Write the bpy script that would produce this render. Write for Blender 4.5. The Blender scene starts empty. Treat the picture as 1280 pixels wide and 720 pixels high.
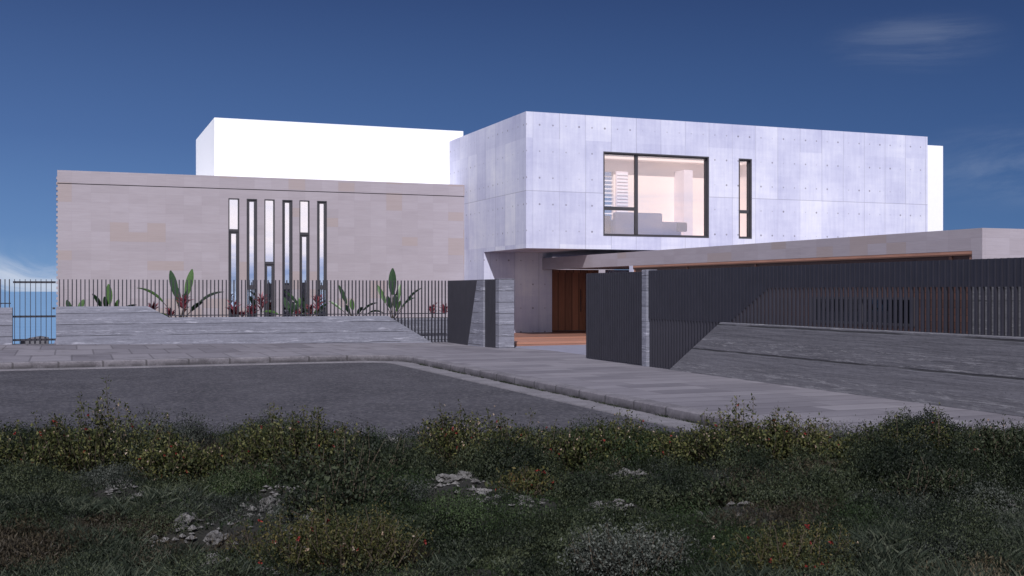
import bpy, bmesh, math, random
import numpy as np
from mathutils import Vector, Matrix, noise
R = math.radians
random.seed(7); rng = np.random.default_rng(11)
scene = bpy.context.scene
C = bpy.context.collection
T = R(21.5); ST, CT = math.sin(T), math.cos(T)
F = 1397.0; HZ = 363.0; CAMZ = 1.7

# ------------------------------------------------------------------ placing helpers
def cam2w(r, d):                      # metres right of / ahead of the camera -> world x, y
    return (ST*d + CT*r, CT*d - ST*r)
def onY(px, Y):                       # photo column on the plane y=Y -> x, depth
    u = (px-640)/F; d = Y/(CT - ST*u); return d*(ST + CT*u), d
def onX(px, X):
    u = (px-640)/F; d = X/(ST + CT*u); return d*(CT - ST*u), d
def zat(py, d): return CAMZ - (py-HZ)*d/F
def gz(x, y):                         # pavement level, falls slightly towards the entrance
    w = min(1, max(0, (y-29)/5)); t = min(1.1, max(-.3, (x+1.8)/13.8))
    return w*(.09-.17*t)

# ------------------------------------------------------------------ materials
def new_mat(name):
    m = bpy.data.materials.new(name); m.use_nodes = True
    nt = m.node_tree; nt.nodes.clear()
    out = nt.nodes.new('ShaderNodeOutputMaterial')
    b = nt.nodes.new('ShaderNodeBsdfPrincipled')
    nt.links.new(b.outputs[0], out.inputs[0])
    return m, nt, b, out
class N:
    def __init__(s, nt): s.nt = nt
    def n(s, t, **k):
        x = s.nt.nodes.new(t)
        for a, v in k.items(): setattr(x, a, v)
        return x
    def set(s, sock, v):
        if hasattr(v, 'is_output') or isinstance(v, bpy.types.NodeSocket): s.nt.links.new(v, sock)
        elif isinstance(v, (tuple, list)) and sock.type == 'RGBA' and len(v) == 3: sock.default_value = (*v, 1)
        else: sock.default_value = v
    def math(s, op, a, b=None, c=None, clamp=False):
        x = s.n('ShaderNodeMath', operation=op, use_clamp=clamp)
        s.set(x.inputs[0], a)
        if b is not None: s.set(x.inputs[1], b)
        if c is not None: s.set(x.inputs[2], c)
        return x.outputs[0]
    def vmath(s, op, a, b=None):
        x = s.n('ShaderNodeVectorMath', operation=op)
        s.set(x.inputs[0], a)
        if b is not None:
            s.set(x.inputs[3] if op == 'SCALE' else x.inputs[1], b)
        return x.outputs[1] if op in ('DOT_PRODUCT', 'LENGTH') else x.outputs[0]
    def pos(s): return s.n('ShaderNodeNewGeometry').outputs['Position']
    def sep(s, v):
        x = s.n('ShaderNodeSeparateXYZ'); s.set(x.inputs[0], v); return x.outputs
    def comb(s, x, y, z):
        c = s.n('ShaderNodeCombineXYZ')
        for i, v in enumerate((x, y, z)): s.set(c.inputs[i], v)
        return c.outputs[0]
    def noise(s, v, scale, detail=4, rough=.55, dist=0):
        x = s.n('ShaderNodeTexNoise'); s.set(x.inputs['Vector'], v)
        x.inputs['Scale'].default_value = scale; x.inputs['Detail'].default_value = detail
        x.inputs['Roughness'].default_value = rough; x.inputs['Distortion'].default_value = dist
        return x.outputs[0]
    def white(s, v):
        x = s.n('ShaderNodeTexWhiteNoise', noise_dimensions='3D'); s.set(x.inputs['Vector'], v); return x.outputs[0]
    def ramp(s, f, stops, interp='LINEAR'):
        x = s.n('ShaderNodeValToRGB'); s.set(x.inputs[0], f); e = x.color_ramp
        e.interpolation = interp
        while len(e.elements) < len(stops): e.elements.new(.5)
        for el, (p, c) in zip(e.elements, stops):
            el.position = p; el.color = (*c, 1) if isinstance(c, tuple) else (c, c, c, 1)
        return x.outputs[0]
    def mix(s, f, a, b, blend='MIX'):
        x = s.n('ShaderNodeMix', data_type='RGBA', blend_type=blend)
        s.set(x.inputs[0], f); s.set(x.inputs[6], a); s.set(x.inputs[7], b); return x.outputs[2]
    def maprange(s, v, a, b, c=0., d=1., smooth=False):
        x = s.n('ShaderNodeMapRange'); x.interpolation_type = 'SMOOTHSTEP' if smooth else 'LINEAR'
        s.set(x.inputs[0], v)
        for i, q in enumerate((a, b, c, d)): x.inputs[i+1].default_value = q
        return x.outputs[0]
    def bump(s, h, strength=.3, dist=.02, normal=None):
        x = s.n('ShaderNodeBump'); x.inputs['Strength'].default_value = strength
        x.inputs['Distance'].default_value = dist; s.set(x.inputs['Height'], h)
        if normal is not None: s.set(x.inputs['Normal'], normal)
        return x.outputs[0]

def plain(name, col, rough=.6, metal=0., var=.12, scale=6, spec=.5):
    m, nt, b, o = new_mat(name); g = N(nt)
    f = g.noise(g.pos(), scale)
    lo = tuple(c*(1-var) for c in col); hi = tuple(min(1, c*(1+var)) for c in col)
    g.set(b.inputs['Base Color'], g.ramp(f, [(.3, lo), (.7, hi)]))
    b.inputs['Roughness'].default_value = rough; b.inputs['Metallic'].default_value = metal
    b.inputs['Specular IOR Level'].default_value = spec
    return m

def mat_fair_concrete():
    """smooth cast concrete with 1.0 x 1.8 m shutter joints and tie holes"""
    m, nt, b, o = new_mat('fair_faced_concrete'); g = N(nt)
    p = g.pos(); x, y, z = g.sep(p)
    nx = g.math('ABSOLUTE', g.sep(g.n('ShaderNodeNewGeometry').outputs['Normal'])[0])
    isx = g.math('GREATER_THAN', nx, .5)
    h = g.math('ADD', g.math('MULTIPLY', g.math('SUBTRACT', x, 14.55), g.math('SUBTRACT', 1, isx)),
               g.math('MULTIPLY', g.math('SUBTRACT', y, 35.0), isx))
    zz = g.math('SUBTRACT', z, 5.08)
    hs = g.math('DIVIDE', h, .985)
    zs = g.math('DIVIDE', zz, 1.8)
    ch, cz = g.math('FLOOR', hs), g.math('FLOOR', zs)
    rnd = g.white(g.comb(ch, cz, isx))
    # joints
    dj = g.math('ABSOLUTE', g.math('SUBTRACT', g.math('FRACT', g.math('ADD', hs, .5)), .5))
    jv = g.maprange(dj, .004, .011, 1, 0)
    jv = g.math('MULTIPLY', jv, g.maprange(g.white(g.comb(ch, cz, 3.3)), .15, .8, .2, .9))
    dz = g.math('ABSOLUTE', zz)
    jh = g.math('MULTIPLY', g.maprange(dz, .006, .014, 1, 0), .65)
    joint = g.math('MAXIMUM', jv, jh)
    # tie holes: every half panel, every 0.9 m
    hx = g.math('SUBTRACT', g.math('FRACT', g.math('DIVIDE', g.math('ADD', h, .0), .4925)), .5)
    hz = g.math('SUBTRACT', g.math('FRACT', g.math('DIVIDE', zz, .9)), .5)
    dd = g.vmath('LENGTH', g.comb(g.math('MULTIPLY', hx, .4925), g.math('MULTIPLY', hz, .9), 0))
    r2 = g.white(g.comb(g.math('FLOOR', g.math('DIVIDE', h, .4925)), g.math('FLOOR', g.math('DIVIDE', zz, .9)), 1.7))
    rad = g.maprange(r2, 0, 1, .012, .030)
    hole = g.maprange(g.math('SUBTRACT', dd, rad), 0, .012, 1, 0)
    hole = g.math('MULTIPLY', hole, g.maprange(r2, 0, 1, .25, .75))
    n1 = g.noise(p, .55, 5, .6)
    n2 = g.noise(g.vmath('MULTIPLY', p, (9, 9, .7)), 1.0, 5, .6)
    n3 = g.noise(p, 14, 6, .7)
    n4 = g.noise(g.vmath('MULTIPLY', p, (.7, .7, 5)), 1.3, 4, .6)
    n1 = g.maprange(n1, .32, .68, 0, 1)
    f = g.math('ADD', g.math('ADD', .04, g.math('MULTIPLY', n1, .20)), g.math('MULTIPLY', n2, .28))
    f = g.math('ADD', f, g.math('MULTIPLY', rnd, .17)); f = g.math('ADD', f, g.math('MULTIPLY', n3, .12))
    f = g.math('ADD', f, g.math('MULTIPLY', n4, .14))
    col = g.ramp(f, [(.33, (.42, .43, .58)), (.5, (.54, .55, .68)), (.68, (.68, .685, .76))])
    speck = g.maprange(g.noise(p, 26, 2, .5), .70, .76, 0, .35)
    col = g.mix(speck, col, (.30, .30, .38))
    col = g.mix(joint, col, (.22, .22, .29))
    col = g.mix(hole, col, (.12, .11, .14))
    g.set(b.inputs['Base Color'], col); b.inputs['Roughness'].default_value = .62
    hgt = g.math('SUBTRACT', g.math('MULTIPLY', n3, .15), g.math('MAXIMUM', joint, hole))
    g.set(b.inputs['Normal'], g.bump(hgt, .35, .01))
    return m

def mat_stone(name='limestone_cladding'):
    m, nt, b, o = new_mat(name); g = N(nt)
    p = g.pos(); x, y, z = g.sep(p)
    isx = g.math('GREATER_THAN', g.math('ABSOLUTE', g.sep(g.n('ShaderNodeNewGeometry').outputs['Normal'])[0]), .5)
    h = g.math('ADD', g.math('MULTIPLY', x, g.math('SUBTRACT', 1, isx)), g.math('MULTIPLY', y, isx))
    hs = g.math('DIVIDE', h, .62); zs = g.math('DIVIDE', g.math('SUBTRACT', z, .06), .335)
    ch, cz = g.math('FLOOR', hs), g.math('FLOOR', zs)
    r1 = g.white(g.comb(ch, cz, 0)); r2 = g.white(g.comb(ch, cz, 9))
    big = g.white(g.comb(g.math('FLOOR', g.math('DIVIDE', ch, 2)), g.math('FLOOR', g.math('DIVIDE', cz, 2)), 4))
    n1 = g.noise(g.vmath('MULTIPLY', p, (1, 1, 8)), 1.6, 5, .65)
    n2 = g.noise(p, .6, 3, .5)
    f = g.math('ADD', g.math('MULTIPLY', r1, .24), g.math('MULTIPLY', n1, .46))
    f = g.math('ADD', f, g.math('MULTIPLY', n2, .30))
    col = g.ramp(f, [(.28, (.298, .262, .286)), (.5, (.342, .303, .332)), (.72, (.388, .35, .388))])
    tan = g.math('MULTIPLY', g.math('GREATER_THAN', g.math('ADD', big, g.math('MULTIPLY', r2, .55)), 1.2), .8)
    col = g.mix(tan, col, (.335, .262, .235))
    jx = g.math('ABSOLUTE', g.math('SUBTRACT', g.math('FRACT', g.math('ADD', hs, .5)), .5))
    jz = g.math('ABSOLUTE', g.math('SUBTRACT', g.math('FRACT', g.math('ADD', zs, .5)), .5))
    j = g.math('MAXIMUM', g.maprange(jx, .004, .010, 1, 0), g.maprange(jz, .008, .018, 1, 0))
    col = g.mix(g.math('MULTIPLY', j, .16), col, (.14, .12, .13))
    ns = g.noise(g.vmath('MULTIPLY', p, (1.2, 1.2, 30)), 1.5, 3, .6)
    col = g.mix(.35, col, g.mix(ns, (.25, .22, .24), (.43, .39, .42)))
    g.set(b.inputs['Base Color'], col); b.inputs['Roughness'].default_value = .75
    g.set(b.inputs['Normal'], g.bump(g.math('ADD', ns, g.math('MULTIPLY', j, -.6)), .25, .008))
    return m

def mat_board_concrete(name, dark, light, streak, bh=.34):
    m, nt, b, o = new_mat(name); g = N(nt)
    p = g.pos(); x, y, z = g.sep(p)
    wob = g.noise(p, .8, 3, .6)
    zz = g.math('ADD', z, g.math('MULTIPLY', wob, .035))
    bands = g.math('DIVIDE', zz, bh); cb = g.math('FLOOR', bands)
    rb = g.white(g.comb(cb, 2, 0))
    n1 = g.noise(g.vmath('MULTIPLY', p, (.6, .6, 13)), 1.1, 7, .68)
    n2 = g.noise(g.vmath('MULTIPLY', p, (1, 1, 2)), 9, 5, .7)
    f = g.math('ADD', g.math('MULTIPLY', n1, .5), g.math('MULTIPLY', n2, .35))
    f = g.math('ADD', f, g.math('MULTIPLY', rb, .15))
    col = g.ramp(f, [(.35, dark), (.6, light)])
    st = g.noise(g.vmath('MULTIPLY', p, (.8, .8, 10)), 2.0, 7, .78)
    band_on = g.maprange(g.math('FRACT', g.math('DIVIDE', zz, bh)), .35, .6, 1, 0, True)
    st = g.math('MULTIPLY', g.maprange(st, .52, .62, 0, .75), band_on)
    col = g.mix(st, col, streak)
    jl = g.math('ABSOLUTE', g.math('SUBTRACT', g.math('FRACT', g.math('ADD', bands, .5)), .5))
    jl = g.math('MULTIPLY', g.maprange(jl, .018, .04, 1, 0), g.maprange(g.noise(p, .9, 3, .6), .38, .5, .25, 1))
    col = g.mix(jl, col, tuple(c*.45 for c in dark))
    pits = g.maprange(g.noise(g.vmath('MULTIPLY', p, (1, 1, 1.6)), 30, 2, .6), .66, .72, 0, .6)
    col = g.mix(pits, col, tuple(c*.5 for c in dark))
    g.set(b.inputs['Base Color'], col); b.inputs['Roughness'].default_value = .85
    hgt = g.math('SUBTRACT', g.math('ADD', n1, g.math('MULTIPLY', st, .4)), g.math('ADD', g.math('MULTIPLY', jl, .5), pits))
    g.set(b.inputs['Normal'], g.bump(hgt, .55, .03))
    return m

def mat_timber(name='cedar_timber', axis='z', col=(.24, .085, .035), w=.12):
    m, nt, b, o = new_mat(name); g = N(nt)
    p = g.pos(); x, y, z = g.sep(p)
    if axis == 'v': c = g.math('DIVIDE', g.math('ADD', x, y), w); st = (9, 9, .9)
    else: c = g.math('DIVIDE', z, w); st = (.9, .9, 12)
    r = g.white(g.comb(g.math('FLOOR', c), 0, 5))
    n1 = g.noise(g.vmath('MULTIPLY', p, st), 1.6, 6, .7, .6)
    f = g.math('ADD', g.math('MULTIPLY', r, .45), g.math('MULTIPLY', n1, .55))
    d = tuple(k*.6 for k in col); l = tuple(k*1.35 for k in col)
    cc = g.ramp(f, [(.25, d), (.5, col), (.8, l)])
    j = g.maprange(g.math('ABSOLUTE', g.math('SUBTRACT', g.math('FRACT', g.math('ADD', c, .5)), .5)), .03, .06, 1, 0)
    cc = g.mix(j, cc, tuple(k*.25 for k in col))
    g.set(b.inputs['Base Color'], cc); b.inputs['Roughness'].default_value = .5
    g.set(b.inputs['Normal'], g.bump(g.math('SUBTRACT', g.math('MULTIPLY', n1, .3), j), .4, .01))
    return m

def mat_asphalt():
    m, nt, b, o = new_mat('asphalt'); g = N(nt)
    p = g.pos()
    v = g.n('ShaderNodeTexVoronoi'); g.set(v.inputs['Vector'], p); v.inputs['Scale'].default_value = 20
    n1 = g.maprange(g.noise(p, 17, 4, .8), .3, .7, 0, 1); n2 = g.noise(p, .7, 5, .65); n3 = g.noise(p, 5, 4, .6)
    f = g.math('ADD', g.math('MULTIPLY', n1, .40), g.math('MULTIPLY', n2, .40)); f = g.math('ADD', f, g.math('MULTIPLY', n3, .2))
    col = g.ramp(f, [(.34, (.038, .037, .044)), (.52, (.066, .064, .075)), (.68, (.105, .101, .116))])
    sp = g.math('MULTIPLY', g.math('GREATER_THAN', g.white(v.outputs['Position']), .86), .55)
    col = g.mix(sp, col, (.13, .125, .135))
    g.set(b.inputs['Base Color'], col); b.inputs['Roughness'].default_value = .9; b.inputs['Specular IOR Level'].default_value = .15
    g.set(b.inputs['Normal'], g.bump(g.math('ADD', n1, v.outputs['Distance']), .6, .012))
    return m

def mat_paving():
    m, nt, b, o = new_mat('paving_slabs'); g = N(nt)
    p = g.pos(); x, y, z = g.sep(p)
    left = g.math('GREATER_THAN', y, 28.9)
    # right footway: 0.6 m rows running across, long slabs
    row = g.math('DIVIDE', y, .62); cr = g.math('FLOOR', row)
    off = g.math('MULTIPLY', g.white(g.comb(cr, 0, 0)), 1.4)
    cx = g.math('DIVIDE', g.math('ADD', x, off), 1.3)
    tr = g.white(g.comb(cr, g.math('FLOOR', cx), 0))
    j1 = g.maprange(g.math('ABSOLUTE', g.math('SUBTRACT', g.math('FRACT', g.math('ADD', row, .5)), .5)), .02, .05, 1, 0)
    j2 = g.maprange(g.math('ABSOLUTE', g.math('SUBTRACT', g.math('FRACT', g.math('ADD', cx, .5)), .5)), .006, .014, .5, 0)
    jr = g.math('MAXIMUM', j1, j2)
    # left footway: big slabs in three rows
    lx = g.math('DIVIDE', x, .95); lr = g.math('DIVIDE', g.math('SUBTRACT', y, 28.9), 2.25)
    cl = g.math('FLOOR', g.math('ADD', lx, g.math('MULTIPLY', g.math('FLOOR', lr), .43)))
    tl = g.white(g.comb(cl, g.math('FLOOR', lr), 7))
    l1 = g.maprange(g.math('ABSOLUTE', g.math('SUBTRACT', g.math('FRACT', g.math('ADD', g.math('ADD', lx, g.math('MULTIPLY', g.math('FLOOR', lr), .43)), .5)), .5)), .012, .03, 1, 0)
    l2 = g.maprange(g.math('ABSOLUTE', g.math('SUBTRACT', g.math('FRACT', g.math('ADD', lr, .5)), .5)), .02, .045, .9, 0)
    jl = g.math('MAXIMUM', l1, l2)
    t = g.mix(left, tr, tl); j = g.mix(left, jr, jl)
    n1 = g.noise(g.vmath('MULTIPLY', p, (1, 2.2, 1)), 1.1, 6, .65); n2 = g.noise(p, 22, 4, .7)
    f = g.math('ADD', g.math('MULTIPLY', t, .32), g.math('MULTIPLY', n1, .5)); f = g.math('ADD', f, g.math('MULTIPLY', n2, .18))
    col = g.ramp(f, [(.3, (.13, .122, .142)), (.5, (.175, .165, .188)), (.72, (.22, .208, .232))])
    st = g.maprange(g.noise(p, .8, 5, .7), .52, .66, 0, .5)
    col = g.mix(g.math('MULTIPLY', st, left), col, (.06, .055, .06))
    col = g.mix(g.math('MULTIPLY', j, .5), col, (.045, .042, .048))
    g.set(b.inputs['Base Color'], col); b.inputs['Roughness'].default_value = .8; b.inputs['Specular IOR Level'].default_value = .25
    g.set(b.inputs['Normal'], g.bump(g.math('SUBTRACT', g.math('MULTIPLY', n2, .4), j), .35, .008))
    return m

def mat_kerb():
    m, nt, b, o = new_mat('kerb_stone'); g = N(nt)
    p = g.pos(); x, y, z = g.sep(p)
    s = g.math('ADD', x, y)
    j = g.maprange(g.math('ABSOLUTE', g.math('SUBTRACT', g.math('FRACT', s), .5)), .012, .03, 1, 0)
    n1 = g.noise(p, 1.4, 6, .7); n2 = g.noise(p, 18, 5, .7)
    f = g.math('ADD', g.math('MULTIPLY', n1, .6), g.math('MULTIPLY', n2, .4))
    col = g.ramp(f, [(.36, (.075, .07, .08)), (.5, (.15, .14, .158)), (.66, (.21, .198, .22))])
    # grime and moss towards the joint with the gutter, broken up
    g1 = g.math('MULTIPLY', g.maprange(z, -.15, -.012, 1, .05, True), g.maprange(g.noise(p, 1.6, 5, .7), .38, .52, .35, 1))
    col = g.mix(g.math('MULTIPLY', g1, .85), col, (.026, .024, .028))
    col = g.mix(g.math('MULTIPLY', j, .7), col, (.03, .028, .03))
    g.set(b.inputs['Base Color'], col); b.inputs['Roughness'].default_value = .85
    g.set(b.inputs['Normal'], g.bump(g.math('SUBTRACT', n2, j), .5, .015))
    return m

def mat_gutter():
    m, nt, b, o = new_mat('gutter_concrete'); g = N(nt)
    p = g.pos()
    n1 = g.noise(p, 2.2, 6, .7); n2 = g.noise(p, 30, 4, .7)
    f = g.math('ADD', g.math('MULTIPLY', n1, .55), g.math('MULTIPLY', n2, .45))
    col = g.ramp(f, [(.34, (.09, .085, .096)), (.5, (.155, .147, .163)), (.66, (.215, .205, .226))])
    g.set(b.inputs['Base Color'], col); b.inputs['Roughness'].default_value = .88
    g.set(b.inputs['Normal'], g.bump(n2, .5, .01))
    return m

def mat_terrain():
    m, nt, b, o = new_mat('soil_and_rubble'); g = N(nt)
    p = g.pos()
    n1 = g.noise(p, 1.2, 6, .65); n2 = g.noise(p, 14, 5, .7)
    col = g.ramp(n2, [(.35, (.006, .006, .004)), (.6, (.016, .015, .010))])
    v = g.n('ShaderNodeTexVoronoi'); g.set(v.inputs['Vector'], p); v.inputs['Scale'].default_value = 9
    rock = g.math('MULTIPLY', g.maprange(n1, .60, .64, 0, 1), g.maprange(v.outputs['Distance'], .3, .6, 1, .2))
    col = g.mix(rock, col, g.ramp(n2, [(.3, (.10, .095, .09)), (.7, (.24, .23, .22))]))
    g.set(b.inputs['Base Color'], col); b.inputs['Roughness'].default_value = .95
    g.set(b.inputs['Normal'], g.bump(n2, .8, .05))
    return m

def mat_rock():
    m, nt, b, o = new_mat('pale_limestone_rock'); g = N(nt)
    p = g.pos()
    n1 = g.noise(p, 5, 7, .75); n2 = g.noise(p, 30, 4, .7)
    f = g.math('ADD', g.math('MULTIPLY', n1, .6), g.math('MULTIPLY', n2, .4))
    g.set(b.inputs['Base Color'], g.ramp(f, [(.38, (.035, .034, .032)), (.5, (.115, .11, .107)), (.64, (.23, .225, .22))]))
    b.inputs['Roughness'].default_value = .95
    g.set(b.inputs['Normal'], g.bump(f, 1, .05))
    return m

def mat_leaf(name, stops, rough=.6, trans=0.):
    m, nt, b, o = new_mat(name); g = N(nt)
    ge = g.n('ShaderNodeNewGeometry')
    big = g.noise(ge.outputs['Position'], 1.3, 3, .5)
    f = g.math('ADD', g.math('MULTIPLY', ge.outputs['Random Per Island'], .55), g.math('MULTIPLY', big, .4))
    at = g.n('ShaderNodeAttribute'); at.attribute_name = 'tone'
    f = g.math('ADD', f, at.outputs['Fac'])
    g.set(b.inputs['Base Color'], g.ramp(f, stops))
    b.inputs['Roughness'].default_value = rough; b.inputs['Specular IOR Level'].default_value = .2
    if trans:
        t = g.n('ShaderNodeBsdfTranslucent'); g.set(t.inputs[0], g.ramp(f, stops))
        mx = g.n('ShaderNodeMixShader'); mx.inputs[0].default_value = trans
        nt.links.new(b.outputs[0], mx.inputs[1]); nt.links.new(t.outputs[0], mx.inputs[2]); nt.links.new(mx.outputs[0], o.inputs[0])
    return m

def mat_big_leaf():
    m, nt, b, o = new_mat('broad_leaf'); g = N(nt)
    p = g.pos(); n1 = g.noise(g.vmath('MULTIPLY', p, (2, 2, 2)), 9, 4, .6)
    r = g.n('ShaderNodeNewGeometry').outputs['Random Per Island']
    f = g.math('ADD', g.math('MULTIPLY', r, .6), g.math('MULTIPLY', n1, .4))
    g.set(b.inputs['Base Color'], g.ramp(f, [(.25, (.008, .022, .011)), (.55, (.018, .050, .018)), (.8, (.06, .13, .03))]))
    b.inputs['Roughness'].default_value = .42
    return m

def mat_glass(name, refl, tint=(.9, .93, 1), fac=.5, ttint=(.9, .92, .95)):
    m, nt, b, o = new_mat(name); g = N(nt); nt.nodes.remove(b)
    gl = g.n('ShaderNodeBsdfGlossy'); gl.inputs['Roughness'].default_value = 0.0; gl.inputs['Color'].default_value = (*refl, 1)
    tr = g.n('ShaderNodeBsdfTransparent'); tr.inputs[0].default_value = (*ttint, 1)
    fr = g.n('ShaderNodeFresnel'); fr.inputs[0].default_value = 1.5
    f = g.math('ADD', fac, g.math('MULTIPLY', fr.outputs[0], 1-fac), clamp=True)
    # very slight pane unevenness
    bm = g.bump(g.noise(g.pos(), 1.2, 1, .5), .02, .02); g.set(gl.inputs['Normal'], bm)
    mx = g.n('ShaderNodeMixShader'); g.set(mx.inputs[0], f)
    nt.links.new(tr.outputs[0], mx.inputs[1]); nt.links.new(gl.outputs[0], mx.inputs[2]); nt.links.new(mx.outputs[0], o.inputs[0])
    return m

def mat_sea():
    m, nt, b, o = new_mat('sea_water'); g = N(nt)
    p = g.pos(); n1 = g.noise(g.vmath('MULTIPLY', p, (.02, .05, 1)), 1, 5, .6)
    g.set(b.inputs['Base Color'], g.ramp(n1, [(.35, (.20, .36, .56)), (.65, (.24, .42, .62))]))
    b.inputs['Roughness'].default_value = .35
    g.set(b.inputs['Normal'], g.bump(g.noise(p, .25, 4, .6), .15, .3))
    return m

M = {}
M['concrete'] = mat_fair_concrete()
M['stone'] = mat_stone()
M['board'] = mat_board_concrete('board_marked_concrete', (.135, .138, .172), (.225, .230, .280), (.44, .445, .52))
M['board_dark'] = mat_board_concrete('dark_board_concrete', (.095, .094, .108), (.165, .163, .185), (.28, .278, .30), .52)  # darker grey and taller boards than the left walls
M['white'] = plain('white_render', (.84, .84, .86), .7, var=.015)
M['metal'] = plain('charcoal_powder_coat', (.026, .0255, .036), .5, .0, .1, 3)
M['metal_side'] = plain('charcoal_window_metal', (.045, .043, .05), .45, 0, .1, 3)
M['timber_v'] = mat_timber('dark_door_timber', 'v', (.46, .19, .105), .30)
M['timber_h'] = mat_timber('cladding_timber', 'h', (.17, .07, .042), .15)
M['timber_shaded'] = mat_timber('shade_toned_cladding_timber', 'h', (.085, .040, .028), .15)  # cladding behind the slats, its shade put into the colour
M['timber_frame'] = mat_timber('frame_timber', 'h', (.50, .25, .17), .6)
M['deck'] = mat_timber('deck_timber', 'h', (.30, .145, .10), .11)
M['asphalt'] = mat_asphalt(); M['paving'] = mat_paving(); M['kerb'] = mat_kerb(); M['gutter'] = mat_gutter()
M['terrain'] = mat_terrain(); M['rock'] = mat_rock(); M['sea'] = mat_sea()
M['yard'] = plain('courtyard_concrete', (.20, .20, .26), .8, 0, .12, 3)
M['soil'] = plain('dark_planting_soil', (.035, .028, .022), .95, 0, .4, 20)
M['plaster'] = plain('interior_plaster', (.90, .76, .69), .8, 0, .02)
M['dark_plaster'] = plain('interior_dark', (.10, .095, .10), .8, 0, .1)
M['fabric'] = plain('pale_sofa_fabric', (.76, .77, .98), .95, 0, .05, 30)
M['blind'] = plain('white_blind_slat', (.8, .8, .85), .5, 0, .02)
M['panel'] = plain('pink_white_panel', (.75, .66, .70), .7, 0, .04)
M['tan'] = plain('tan_cushion', (.52, .42, .34), .9, 0, .08, 20)
M['glass_big'] = mat_glass('coated_window_glass', (1, .97, .97), fac=.17, ttint=(1, .98, .97))
M['glass_slot'] = mat_glass('mirror_coated_glass', (.93, .95, .99), fac=.86)
M['glass_dark'] = mat_glass('smoked_glass', (.12, .13, .15), fac=.5, ttint=(.12, .12, .14))
M['broad'] = mat_big_leaf()
M['red'] = mat_leaf('red_cordyline_leaf', [(.2, (.07, .014, .022)), (.5, (.19, .04, .06)), (.8, (.33, .10, .12))], .5)
M['stem'] = plain('woody_stem', (.05, .038, .025), .9, 0, .3, 20)
M['leaf_bush'] = mat_leaf('olive_bush_leaf', [(.25, (.014, .019, .007)), (.5, (.044, .053, .017)), (.8, (.13, .125, .045))], trans=.15)
M['leaf_dark'] = mat_leaf('dark_cushion_leaf', [(.2, (.006, .010, .005)), (.5, (.020, .028, .014)), (.85, (.054, .064, .032))], trans=.1)
M['leaf_green'] = mat_leaf('fresh_green_leaf', [(.25, (.010, .018, .007)), (.5, (.023, .039, .013)), (.85, (.052, .078, .030))], trans=.15)
M['leaf_grey'] = mat_leaf('grey_green_leaf', [(.25, (.014, .018, .014)), (.5, (.032, .038, .031)), (.85, (.066, .073, .062))], trans=.1)
M['leaf_silver'] = mat_leaf('silver_grey_leaf', [(.2, (.022, .027, .022)), (.5, (.055, .062, .053)), (.85, (.11, .118, .104))])
M['leaf_blade'] = mat_leaf('grass_blade', [(.2, (.008, .013, .008)), (.5, (.030, .040, .028)), (.85, (.085, .094, .066))])
M['leaf_yellow'] = mat_leaf('yellowing_leaf', [(.2, (.020, .026, .008)), (.5, (.050, .054, .018)), (.8, (.11, .088, .030))], trans=.15)
M['leaf_heath'] = mat_leaf('brown_heath_twig', [(.25, (.020, .016, .010)), (.5, (.045, .036, .022)), (.8, (.085, .068, .04))])
M['petal_red'] = mat_leaf('red_petal', [(.2, (.14, .014, .014)), (.8, (.30, .05, .04))], trans=.2)
M['petal_pale'] = mat_leaf('pale_petal', [(.2, (.32, .22, .14)), (.8, (.48, .42, .36))], trans=.2)

# ------------------------------------------------------------------ object helpers
def root_of(o):
    while o.parent: o = o.parent
    return o
def link_mesh(name, verts, faces, mat, parent=None, smooth=False):
    off = root_of(parent).location if parent else Vector((0, 0, 0))
    me = bpy.data.meshes.new(name)
    if parent:
        verts = [(v[0]-off.x, v[1]-off.y, v[2]-off.z) for v in verts]
    me.from_pydata([tuple(v) for v in verts], [], faces)
    me.materials.append(mat)
    if smooth:
        for p in me.polygons: p.use_smooth = True
    me.update()
    o = bpy.data.objects.new(name, me); C.objects.link(o)
    if parent: o.parent = parent
    return o
def link_np(name, V, nper, mat, parent=None, tone=None):
    """V: (n*nper,3) array of separate polygons with nper verts each"""
    if parent is not None:
        l = root_of(parent).location; V = V - np.array([l.x, l.y, l.z])
    n = len(V)//nper
    me = bpy.data.meshes.new(name)
    me.vertices.add(len(V)); me.vertices.foreach_set('co', V.astype(np.float32).ravel())
    me.loops.add(len(V)); me.loops.foreach_set('vertex_index', np.arange(len(V), dtype=np.int32))
    me.polygons.add(n)
    me.polygons.foreach_set('loop_start', (np.arange(n)*nper).astype(np.int32))
    me.polygons.foreach_set('loop_total', np.full(n, nper, dtype=np.int32))
    me.update(calc_edges=True); me.materials.append(mat)
    if tone is not None:
        at = me.attributes.new('tone', 'FLOAT', 'POINT'); at.data.foreach_set('value', tone.astype(np.float32))
    o = bpy.data.objects.new(name, me); C.objects.link(o)
    if parent is not None: o.parent = parent
    return o
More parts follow.
